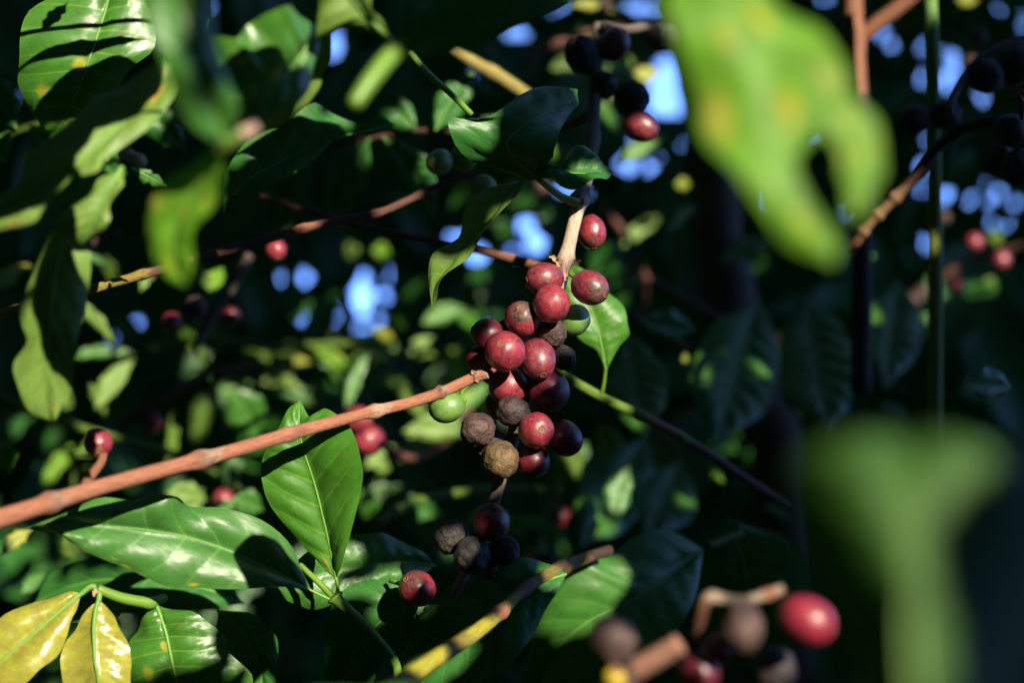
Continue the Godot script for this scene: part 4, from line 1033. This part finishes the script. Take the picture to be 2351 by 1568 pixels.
func far_twigs() -> void:
	far_twig("greyish twig left of the bright sky gap with blurred red cherries and a withered tip", [[575, 585, 0.78], [540, 650, 0.78], [495, 715, 0.78], [462, 775, 0.78], [450, 810, 0.78]], GREY,
		[[455, 812, 50, 10, 60, 0.775, "leaf_under", 6], [500, 640, 70, 24, -60, 0.80, "leaf_lime", 8], [478, 850, 70, 8, 80, 0.79, "leaf_shade", 0]],
		[[396, 742, 0.78, 26, "scarlet", 7], [452, 706, 0.77, 29, "husk", 7], [530, 725, 0.80, 26, "dim", 0]])
	far_twig("shaded twig with sunlit leaf scraps and red cherries beside the long olive leaf", [[140, 1180, 0.86], [240, 1020, 0.86], [350, 930, 0.86], [480, 860, 0.87], [600, 840, 0.88]], TWIG_DARK,
		[[268, 880, 170, 30, -52, 0.84, "leaf_under", 8], [388, 1005, 170, 17, 96, 0.85, "leaf_under", 8], [190, 1060, 170, 34, 110, 0.84, "leaf_under", 8], [560, 950, 150, 60, 60, 0.84, "leaf_mature", 9], [250, 620, 70, 20, 80, 0.9, "leaf_under", 8], [20, 640, 80, 26, -30, 0.8, "leaf_lime", 8], [40, 625, 110, 14, -15, 0.8, "leaf_yellowing", 8], [10, 1050, 90, 34, 70, 0.7, "leaf_fresh", 8], [160, 1260, 70, 30, 70, 0.72, "leaf_under", 8], [40, 1245, 110, 22, -40, 0.70, "leaf_yellowing", 8], [430, 1140, 110, 34, 10, 0.80, "leaf_under", 8], [570, 1160, 90, 40, 20, 0.76, "leaf_mature", 8], [80, 1340, 80, 22, -40, 0.75, "leaf_mature", 8]],
		[[350, 968, 0.86, 27, "dim", 0], [515, 1146, 0.80, 27, "scarlet", 7], [222, 556, 0.85, 14, "husk", 7], [240, 548, 0.85, 14, "husk", 7], [265, 540, 0.85, 14, "husk", 7]])
	far_twig("far twig with many yellow green leaf tips in sun left of the cluster", [[560, 800, 1.02], [700, 812, 1.02], [850, 818, 1.02], [950, 815, 1.02], [1060, 800, 1.03], [1100, 730, 1.04]], LEAFY,
		[[678, 833, 95, 12, 0, 0.98, "leaf_yellowing", 10], [612, 815, 60, 24, 70, 1.0, "leaf_under", 9], [770, 870, 130, 28, 35, 0.98, "leaf_mature", 9], [840, 855, 110, 30, 30, 0.98, "leaf_fresh", 9], [905, 878, 70, 24, -30, 0.98, "leaf_lime", 9], [640, 870, 90, 26, -15, 0.99, "leaf_under", 8], [730, 900, 90, 24, 10, 1.0, "leaf_under", 8], [800, 905, 70, 20, -20, 1.0, "leaf_yellowing", 8], [865, 825, 70, 13, 0, 0.97, "leaf_under", 0], [1020, 725, 120, 28, -20, 0.97, "leaf_fresh", 9], [1075, 740, 80, 22, 40, 0.98, "leaf_fresh", 9], [970, 790, 90, 18, -40, 0.98, "leaf_under", 8], [805, 577, 48, 22, 80, 1.05, "leaf_under", 9], [876, 578, 48, 22, 10, 1.05, "leaf_lime", 9], [648, 502, 46, 18, 60, 1.0, "leaf_under", 9], [880, 770, 70, 14, 30, 1.0, "leaf_yellowing", 8], [920, 730, 60, 24, 80, 1.03, "leaf_fresh", 7]],
		[[845, 826, 0.98, 20, "husk", 8], [890, 828, 0.98, 18, "husk", 8]])
	far_twig("far twig of pale leaves and two red cherries behind the broken twig", [[760, 940, 0.78], [850, 1000, 0.80], [930, 1050, 0.84], [1010, 1030, 0.88], [1080, 940, 0.9]], TWIG_DARK,
		[[880, 1050, 110, 26, -30, 0.9, "leaf_under", 9], [965, 1020, 140, 26, -40, 0.9, "leaf_under", 9], [1060, 930, 120, 24, -50, 0.9, "leaf_under", 9], [1100, 905, 90, 20, -50, 0.92, "leaf_fresh", 8], [1330, 1060, 110, 40, -70, 0.95, "leaf_mature", 8], [1270, 1095, 80, 32, 80, 0.95, "leaf_under", 6], [960, 1180, 160, 40, 20, 0.85, "leaf_shade", 0], [880, 1075, 40, 20, 0, 0.9, "leaf_under", 8], [1385, 1060, 70, 30, -60, 0.98, "leaf_fresh", 8], [1460, 1080, 26, 10, 0, 0.98, "leaf_under", 8], [1520, 1085, 34, 10, 0, 0.98, "leaf_under", 8]],
		[[822, 962, 0.74, 36, "scarlet", 8], [846, 1010, 0.745, 40, "scarlet", 8], [1285, 1185, 0.85, 30, "dim", 0], [1218, 1275, 0.9, 16, "blush", 8], [1262, 1282, 0.9, 20, "husk", 9], [1240, 1262, 0.9, 14, "green", 7]])
	far_twig("far twig with yellowish leaves right of the pale branch", [[1380, 470, 1.0], [1450, 560, 1.0], [1480, 650, 1.0], [1470, 760, 1.0]], TWIG_DARK,
		[[1450, 645, 80, 26, -60, 1.0, "leaf_under", 9], [1390, 650, 50, 22, 60, 1.02, "leaf_under", 6], [1480, 530, 150, 20, -35, 1.02, "leaf_under", 7], [1568, 424, 40, 16, 0, 0.98, "leaf_yellowing", 7], [1480, 180, 110, 24, -25, 0.95, "leaf_yellowing", 8], [1470, 350, 130, 24, -30, 0.92, "leaf_fresh", 6], [1440, 145, 40, 18, 0, 1.0, "leaf_under", 6], [1245, 435, 50, 20, 0, 0.95, "leaf_under", 0], [1360, 20, 130, 14, 10, 0.9, "leaf_yellowing", 8]],
		[[1243, 430, 0.9, 20, "husk", 8], [1390, 12, 0.9, 16, "husk", 8]])
	scattered("leafy shoot full of sun flecks between the long thin twig and the broken twig", [[330, 800, 0.90], [480, 780, 0.91], [640, 800, 0.92], [800, 790, 0.93], [960, 830, 0.95]], LEAFY * 0.7, 15, [430, 770, 1060, 960], 0.84, 1.02, 5.0)
	scattered("leafy shoot in broken sun beside the long olive leaf and the side spur", [[-40, 900, 0.80], [120, 960, 0.80], [280, 1010, 0.82], [450, 1060, 0.84], [560, 1130, 0.85]], LEAFY * 0.7, 14, [0, 600, 560, 1180], 0.74, 0.92, 5.0)
	scattered("leafy shoot behind the lower cluster and the forked twig", [[860, 1200, 0.78], [960, 1150, 0.80], [1060, 1130, 0.82], [1200, 1120, 0.85], [1400, 1150, 0.9]], LEAFY * 0.7, 16, [840, 980, 1480, 1230], 0.80, 1.0, 3.5)
	scattered("shaded leafy shoot to the right of the heart shaped leaf", [[1420, 600, 0.96], [1560, 680, 0.97], [1720, 760, 0.98], [1900, 820, 0.99], [2080, 900, 1.0]], TWIG_DARK, 18, [1420, 460, 2330, 1180], 0.88, 1.02, 0.0)
	scattered("leafy shoot high behind the pale branch and the lime leaf", [[1200, 150, 0.92], [1300, 90, 0.93], [1420, 60, 0.94], [1560, 30, 0.95]], TWIG_DARK, 12, [1000, 0, 1560, 420], 0.86, 1.0, 2.0)
	far_twig("far twig with scattered small red cherries near the right border", [[1900, 800, 1.0], [2060, 720, 1.0], [2200, 610, 1.0], [2360, 560, 1.0]], TWIG_DARK,
		[[2282, 548, 50, 20, 60, 1.0, "leaf_under", 8], [2270, 650, 36, 14, 30, 1.05, "leaf_under", 5], [1985, 590, 60, 16, 0, 0.9, "leaf_mature", 6], [2050, 945, 90, 14, 25, 0.9, "leaf_shade", 0], [1930, 950, 70, 14, -20, 0.9, "leaf_shade", 0], [2270, 890, 120, 50, 0, 0.5, "leaf_mature", 0], [1880, 180, 110, 22, 60, 0.85, "leaf_mature", 6], [2220, 0, 60, 20, 0, 1.0, "leaf_yellowing", 6]],
		[[2010, 792, 0.97, 22, "scarlet", 9], [2235, 556, 0.97, 23, "scarlet", 9], [2297, 597, 0.97, 23, "scarlet", 8], [2200, 656, 1.0, 17, "red", 7], [2112, 672, 1.0, 18, "husk", 8], [2092, 690, 1.0, 20, "husk", 8], [2165, 500, 1.0, 16, "husk", 7], [1968, 548, 0.9, 17, "husk", 8], [2225, 145, 0.95, 20, "husk", 6], [2245, 85, 0.95, 20, "husk", 0]])

func scattered(label: String, path: Array, tint: Color, n: int, box: Array, d0: float, d1: float, lit: float) -> void:
	# a leafy side shoot whose small leaves catch flecks of sun; none hangs in front of a gap to the sky
	var leaves := []
	var tries := 0
	while leaves.size() < n and tries < n * 20:
		tries += 1
		var u := rng.randf_range(box[0], box[2])
		var v := rng.randf_range(box[1], box[3])
		var ok := true
		for g in GAPS:
			if Vector2((u - g[0]) / (g[2] + 34.0), (v - g[1]) / (g[3] + 34.0)).length() < 1.0:
				ok = false
		if not ok:
			continue
		var kind: String = ["leaf_under", "leaf_lime", "leaf_fresh", "leaf_mature", "leaf_under", "leaf_mature", "leaf_mature"][rng.randi_range(0, 6)]
		leaves.append([u, v, rng.randf_range(80, 210), rng.randf_range(14, 42), rng.randf_range(-75, 100), rng.randf_range(d0, d1), kind, lit * rng.randf_range(0.6, 1.3) if rng.randf() < 0.55 else 0.0])
	far_twig(label, path, tint, leaves, [])

# ------------------------------------------------------------------ crowns of the trees around
func unit_leaf() -> ArrayMesh:
	var v := PackedVector3Array()
	var uv := PackedVector2Array()
	for i in 11:
		var s := i / 10.0
		var w := table(OUTLINE, s) * 0.2
		for j in 5:
			var t := j / 2.0 - 1.0
			v.append(Vector3(t * w, 0.05 * (1.0 - pow(2.0 * s - 1.0, 2.0)) + 0.05 * absf(t) * w * 5.0 + 0.012 * sin(s * 16.0 + t * 2.0) * absf(t), s - 0.5))
			uv.append(Vector2(s, 0.5 + 0.5 * t))
	return grid(11, 5, v, uv)

func crown(parent: Node3D, called: String, mat: Material, list: Array) -> void:
	# list of [Transform3D, tint]
	var mm := MultiMesh.new()
	mm.transform_format = MultiMesh.TRANSFORM_3D
	mm.use_colors = true
	mm.mesh = unit_leaf()
	mm.instance_count = list.size()
	for i in list.size():
		var t: Transform3D = list[i][0]
		t.origin -= where[parent]
		mm.set_instance_transform(i, t)
		mm.set_instance_color(i, list[i][1])
	var o := MultiMeshInstance3D.new()
	o.name = called
	o.multimesh = mm
	o.material_override = mat
	o.set_meta("kind", "stuff")
	parent.add_child(o, true)

func crown_material() -> StandardMaterial3D:
	var m: StandardMaterial3D = M.leaf_shade.duplicate()
	m.vertex_color_use_as_albedo = true
	return m

const GAPS := [[765, 98, 30, 44], [1185, 76, 40, 30], [1460, 14, 44, 22], [1500, 30, 26, 28], [1284, 26, 34, 12], [1530, 170, 40, 50], [1535, 240, 42, 44], [1500, 215, 20, 60], [1440, 375, 32, 34], [1462, 330, 26, 22], [1492, 388, 22, 24], [1568, 330, 12, 20], [1310, 432, 40, 26],
	[1210, 520, 34, 26], [1230, 560, 36, 32], [1180, 580, 24, 22], [1055, 545, 30, 24], [1095, 585, 34, 26], [832, 690, 34, 44], [828, 640, 22, 36], [888, 630, 20, 36], [884, 680, 14, 28], [705, 640, 26, 28], [646, 642, 10, 12], [772, 730, 16, 18], [830, 756, 34, 16], [866, 735, 14, 16], [316, 740, 9, 9], [700, 730, 7, 7], [262, 778, 6, 6], [412, 716, 16, 16], [52, 225, 20, 22],
	[2022, 76, 26, 24], [2046, 106, 14, 12], [2114, 110, 14, 20], [2118, 180, 18, 32], [2160, 118, 12, 18], [2190, 140, 28, 44], [2168, 190, 24, 34], [2254, 222, 26, 22], [1886, 4, 28, 14], [2286, 20, 28, 16], [2344, 50, 16, 30], [2345, 118, 12, 24], [2122, 322, 14, 18], [2168, 344, 16, 24], [2118, 390, 10, 24], [2118, 442, 9, 22], [2168, 446, 24, 28], [2226, 462, 24, 18], [2262, 424, 18, 18], [2270, 462, 14, 22], [2330, 466, 22, 22], [2292, 440, 12, 24], [2276, 506, 7, 7], [2312, 512, 8, 8], [2118, 560, 12, 22], [2160, 560, 12, 8], [2335, 548, 14, 16], [1868, 312, 16, 20], [1692, 370, 12, 14], [1930, 500, 16, 24],
	[760, 180, 6, 6], [1084, 180, 5, 8], [480, 14, 10, 18], [1225, 700, 14, 20], [1130, 760, 14, 10], [1345, 450, 16, 12], [560, 400, 6, 6]]

func tree_crowns() -> void:
	# three coffee trees close the background; their crowns leave gaps where the sky shows
	var cell := 8.0
	var u0 := -420.0
	var v0 := -320.0
	var cw := 400
	var ch := 278
	var keep := PackedByteArray()
	keep.resize(cw * ch)
	for h in GAPS:
		var g := [h[0], h[1], maxf(h[2] - 15.0, minf(h[2], 6.0)), maxf(h[3] - 15.0, minf(h[3], 6.0))]
		for i in range(int((g[0] - g[2] - u0) / cell), int((g[0] + g[2] - u0) / cell) + 2):
			for j in range(int((g[1] - g[3] - v0) / cell), int((g[1] + g[3] - v0) / cell) + 2):
				if i >= 0 and j >= 0 and i < cw and j < ch:
					var e := Vector2((u0 + (i + 0.5) * cell - g[0]) / (g[2] + 1.0), (v0 + (j + 0.5) * cell - g[1]) / (g[3] + 1.0))
					if e.length() < 1.0:
						keep[j * cw + i] = 1
	var trees := []
	var specs := [["tall coffee tree whose dark crown fills the left background", -0.75, -2.4], ["grey trunked coffee tree behind the cluster", 0.30, -2.1], ["coffee tree whose broken crown shows sky at the right border", 1.0, -2.5]]
	for s in specs:
		var t := thing("coffee_tree", s[0], "tree", Vector3(s[1], 0.0, s[2]))
		trees.append(t)
	var lists := [[], [], []]
	var cover := PackedByteArray()
	cover.resize(cw * ch)
	for layer in 3:
		var order := range(cw * ch)
		for i in range(order.size() - 1, 0, -1):
			var j := rng.randi_range(0, i)
			var x: int = order[i]
			order[i] = order[j]
			order[j] = x
		for id in order:
			if cover[id] > layer or keep[id]:
				continue
			for attempt in 7:
				var len: float = [0.15, 0.13, 0.11, 0.085, 0.06, 0.04, 0.025][attempt] * rng.randf_range(0.85, 1.15)
				var d := rng.randf_range(1.06, 1.5) if layer == 0 else rng.randf_range(1.4, 2.3)
				var ang := rng.randf_range(0.0, TAU)
				if rng.randf() < 0.6:
					ang = PI * 0.5 + rng.randf_range(-0.9, 0.9)
				var dir := Vector2.from_angle(ang)
				var a := len * 0.5 * FOCAL / d
				var b := len * 0.17 * FOCAL / d
				var c := Vector2(u0 + (id % cw + 0.5) * cell, v0 + (id / cw + 0.5) * cell) + dir * rng.randf_range(-0.5, 0.5) * a
				var cells := []
				var ok := true
				var i0 := maxi(0, int((c.x - a - u0) / cell))
				var i1 := mini(cw - 1, int((c.x + a - u0) / cell))
				var j0 := maxi(0, int((c.y - a - v0) / cell))
				var j1 := mini(ch - 1, int((c.y + a - v0) / cell))
				for j in range(j0, j1 + 1):
					for i in range(i0, i1 + 1):
						var q := Vector2(u0 + (i + 0.5) * cell, v0 + (j + 0.5) * cell) - c
						var x := q.dot(dir) / (a + 1.0)
						var y := q.dot(Vector2(-dir.y, dir.x)) / (b + 1.0)
						if x * x + y * y < 1.0:
							if keep[j * cw + i]:
								ok = false
								break
							cells.append(j * cw + i)
					if not ok:
						break
				if not ok:
					continue
				for k in cells:
					cover[k] = mini(cover[k] + 1, 9)
				var pos := at(c.x, c.y, d)
				var view := pos - Vector3(0, EYE, 0)
				var nrm := (-view.normalized() + Vector3(rng.randf_range(-0.45, 0.45), rng.randf_range(-0.2, 0.6), 0.0)).normalized()
				var zax := Vector3(dir.x, -dir.y, 0.0)
				zax = (zax - nrm * zax.dot(nrm)).normalized()
				var xax := nrm.cross(zax)
				var tint := Color(0.8, 0.85, 0.9).lerp(Color(1.5, 1.3, 0.8), rng.randf() * rng.randf())
				var which := 0 if c.x < 1050 else (1 if c.x < 1800 else 2)
				lists[which].append([Transform3D(Basis(xax, nrm, zax) * len, pos), tint, len / d if layer == 0 and c.x > -40 and c.x < 2390 and c.y > -40 and c.y < 1610 else 0.0])
				break
	M.crown_leaf = crown_material()
	var cm: Material = M.crown_leaf
	var tints := []
	for c in [Color(0.8, 0.85, 0.9), Color(0.95, 0.95, 0.9), Color(1.0, 1.0, 0.85)]:
		var m: StandardMaterial3D = M.leaf_shade.duplicate()
		m.albedo_color = c.linear_to_srgb()
		tints.append(m)
	for k in 3:
		var t: Node3D = trees[k]
		var p0: Vector3 = where[t]
		# the leaves that show largest are parts of their own, the rest of the crown is one mass
		var all: Array = lists[k]
		all.sort_custom(func(x, y): return x[2] > y[2])
		var whole := unit_leaf()
		var rest := []
		for i in all.size():
			if i < 300 and all[i][2] > 0.045:
				var lf := part(t, "leaf", whole, tints[(i * 7) % 3], all[i][0].origin)
				lf.basis = all[i][0].basis
			else:
				rest.append(all[i])
		crown(t, "crown", cm, rest)
		if k == 1:
			rod(t, "trunk", M.bark, [p0, Vector3(0.27, 0.7, -1.4), at(1790, 1180, 1.03), at(1745, 960, 1.02), at(1680, 700, 1.02), at(1640, 480, 1.02), at(1630, 250, 1.02), at(1650, -100, 1.04), at(1680, -500, 1.1)], [0.03, 0.026, 0.018, 0.018, 0.018, 0.017, 0.015, 0.012], 16, [[0.0, Color(0.085, 0.062, 0.045)]], [], 0.12, 90)
			add_sun(at(1738, 905, 1.0), 0.009)
		else:
			rod(t, "trunk", M.bark, [p0, p0 + Vector3(0.02, 0.8, 0.02), p0 + Vector3(-0.02, 1.6, 0.05), p0 + Vector3(0.03, 2.5, 0.1)], [0.04, 0.034, 0.026, 0.014], 14, [[0.0, Color(0.09, 0.07, 0.06)]], [], 0.12)
		for q in 3:
			var h := 1.2 + 0.4 * q
			rod(t, "limb", M.bark, [p0 + Vector3(0, h, 0.05), p0 + Vector3(0.2 * (q - 1), h + 0.15, 0.25), p0 + Vector3(0.5 * (q - 1), h + 0.2, 0.5)], [0.012, 0.009, 0.006], 8, [[0.0, Color(0.07, 0.05, 0.04)]], [], 0.1)

func sun_canopy() -> void:
	# the coffee tree beside and behind the camera whose crown shades most of what we see; sun comes through its gaps
	var e1 := Vector3.UP.cross(to_sun).normalized()
	var e2 := to_sun.cross(e1)
	var eye := Vector3(0, EYE, 0)
	var cell := 0.005
	var x0 := -0.30
	var y0 := -0.35
	var cw := 480
	var ch := 380
	var keep := PackedByteArray()
	keep.resize(cw * ch)
	for s in sunny + shady:
		var on := 0 if s in shady else 1
		var q: Vector3 = s[0] - eye
		var a := q.dot(e1)
		var b := q.dot(e2)
		var r: float = s[1] + 0.002
		for i in range(int((a - r - x0) / cell), int((a + r - x0) / cell) + 1):
			for j in range(int((b - r - y0) / cell), int((b + r - y0) / cell) + 1):
				if i >= 0 and j >= 0 and i < cw and j < ch:
					if Vector2(x0 + (i + 0.5) * cell - a, y0 + (j + 0.5) * cell - b).length() < r:
						keep[j * cw + i] = on
	var base := Vector3(1.35, 0.0, 1.0)
	var t := thing("coffee_tree", "coffee tree out of view beside the camera, its crown dappling the sunlight", "tree", base)
	rod(t, "trunk", M.bark, [base, base + Vector3(-0.03, 0.8, 0.0), base + Vector3(0.02, 1.6, 0.03), base + Vector3(-0.02, 2.4, 0.0)], [0.04, 0.034, 0.026, 0.012], 14, [[0.0, Color(0.09, 0.07, 0.06)]], [], 0.12)
	var list := []
	var cover := PackedByteArray()
	cover.resize(cw * ch)
	for layer in 3:
		var order := range(cw * ch)
		for i in range(order.size() - 1, 0, -1):
			var j := rng.randi_range(0, i)
			var x: int = order[i]
			order[i] = order[j]
			order[j] = x
		for id in order:
			if cover[id] > layer or keep[id]:
				continue
			for attempt in 7:
				var len: float = [0.16, 0.13, 0.10, 0.075, 0.05, 0.035, 0.022][attempt] * rng.randf_range(0.85, 1.15)
				var ang := rng.randf_range(0.0, TAU)
				var dir := Vector2.from_angle(ang)
				var a := len * 0.42
				var b := len * 0.155
				var c := Vector2(x0 + (id % cw + 0.5) * cell, y0 + (id / cw + 0.5) * cell) + dir * rng.randf_range(-0.5, 0.5) * a
				var cells := []
				var ok := true
				var i0 := maxi(0, int((c.x - a - x0) / cell))
				var i1 := mini(cw - 1, int((c.x + a - x0) / cell))
				var j0 := maxi(0, int((c.y - a - y0) / cell))
				var j1 := mini(ch - 1, int((c.y + a - y0) / cell))
				for j in range(j0, j1 + 1):
					for i in range(i0, i1 + 1):
						var q := Vector2(x0 + (i + 0.5) * cell, y0 + (j + 0.5) * cell) - c
						var x := q.dot(dir) / (a + 0.001)
						var y := q.dot(Vector2(-dir.y, dir.x)) / (b + 0.001)
						if x * x + y * y < 1.0:
							if keep[j * cw + i]:
								ok = false
								break
							cells.append(j * cw + i)
					if not ok:
						break
				if not ok:
					continue
				for k in cells:
					cover[k] = mini(cover[k] + 1, 9)
				var flat := e1 * c.x + e2 * c.y
				var zt := rng.randf_range(0.08, 0.42)
				var tt := (zt - flat.z) / to_sun.z
				var pos := eye + flat + to_sun * tt
				var nrm := (to_sun + Vector3(rng.randf_range(-0.3, 0.3), rng.randf_range(-0.3, 0.3), rng.randf_range(-0.3, 0.3))).normalized()
				var zax := e1 * dir.x + e2 * dir.y
				zax = (zax - nrm * zax.dot(nrm)).normalized()
				list.append([Transform3D(Basis(nrm.cross(zax), nrm, zax) * len, pos), Color(1, 1, 1)])
				break
	crown(t, "crown", M.crown_leaf, list)
	surroundings(e1, e2, keep, x0, y0, cell, cw, ch)

func surroundings(e1: Vector3, e2: Vector3, keep: PackedByteArray, x0: float, y0: float, cell: float, cw: int, ch: int) -> void:
	# the rest of the plantation round the camera: dense rows of coffee under a shade tree, which keep most of the sky off the branches
	var eye := Vector3(0, EYE, 0)
	var spots := [Vector3(-1.9, 0, -0.2), Vector3(-0.6, 0, 1.9), Vector3(2.0, 0, -0.9), Vector3(0.1, 0, 2.6)]
	var labels := ["coffee tree out of view to the left of the camera", "coffee tree out of view straight behind the camera", "coffee tree out of view to the right of the camera", "tall shade tree out of view, spreading over the coffee rows"]
	var trees := []
	var lists := [[], [], [], []]
	for k in 4:
		var t := thing("coffee_tree" if k < 3 else "shade_tree", labels[k], "tree", spots[k])
		var h := 2.4 if k < 3 else 4.2
		rod(t, "trunk", M.bark, [spots[k], spots[k] + Vector3(0.03, h * 0.35, 0.02), spots[k] + Vector3(-0.02, h * 0.7, 0.03), spots[k] + Vector3(0.02, h, 0.0)], [0.05, 0.04, 0.03, 0.012] if k < 3 else [0.12, 0.1, 0.08, 0.03], 14, [[0.0, Color(0.09, 0.07, 0.06)]], [], 0.12)
		trees.append(t)
	var n := 20000
	for i in n:
		var y := 1.0 - 1.75 * (i + rng.randf()) / n
		var a := i * 2.39996 + rng.randf_range(-0.3, 0.3)
		var r := sqrt(maxf(0.0, 1.0 - y * y))
		var d := Vector3(cos(a) * r, y, sin(a) * r)
		var far := rng.randf_range(1.5, 2.3) if y < 0.75 else rng.randf_range(1.9, 2.6)
		var pos := eye + d * far
		if pos.y < 0.05:
			continue
		if d.z < 0.0 and absf(d.x / -d.z) < 0.50 and absf(d.y / -d.z) < 0.345:
			continue
		var q := pos - eye
		var cx := int((q.dot(e1) - x0) / cell)
		var cy := int((q.dot(e2) - y0) / cell)
		if q.dot(to_sun) > -1.0 and cx > -18 and cy > -18 and cx < cw + 18 and cy < ch + 18:
			continue
		if y > 0.5 and rng.randf() < 0.1:
			continue
		var len := rng.randf_range(0.15, 0.24)
		var nrm := (-d + Vector3(rng.randf_range(-0.7, 0.7), rng.randf_range(-0.4, 0.9), rng.randf_range(-0.7, 0.7))).normalized()
		var zax := Vector3(rng.randf_range(-1, 1), rng.randf_range(-1, 0.2), rng.randf_range(-1, 1))
		zax = (zax - nrm * zax.dot(nrm)).normalized()
		var which := 3
		if y < 0.6:
			which = 0 if d.x < -0.5 else (2 if d.x > 0.5 and d.z < 0.3 else 1)
		lists[which].append([Transform3D(Basis(nrm.cross(zax), nrm, zax) * len, pos), Color(1, 1, 1)])
	for k in 4:
		crown(trees[k], "crown", M.crown_leaf, lists[k])
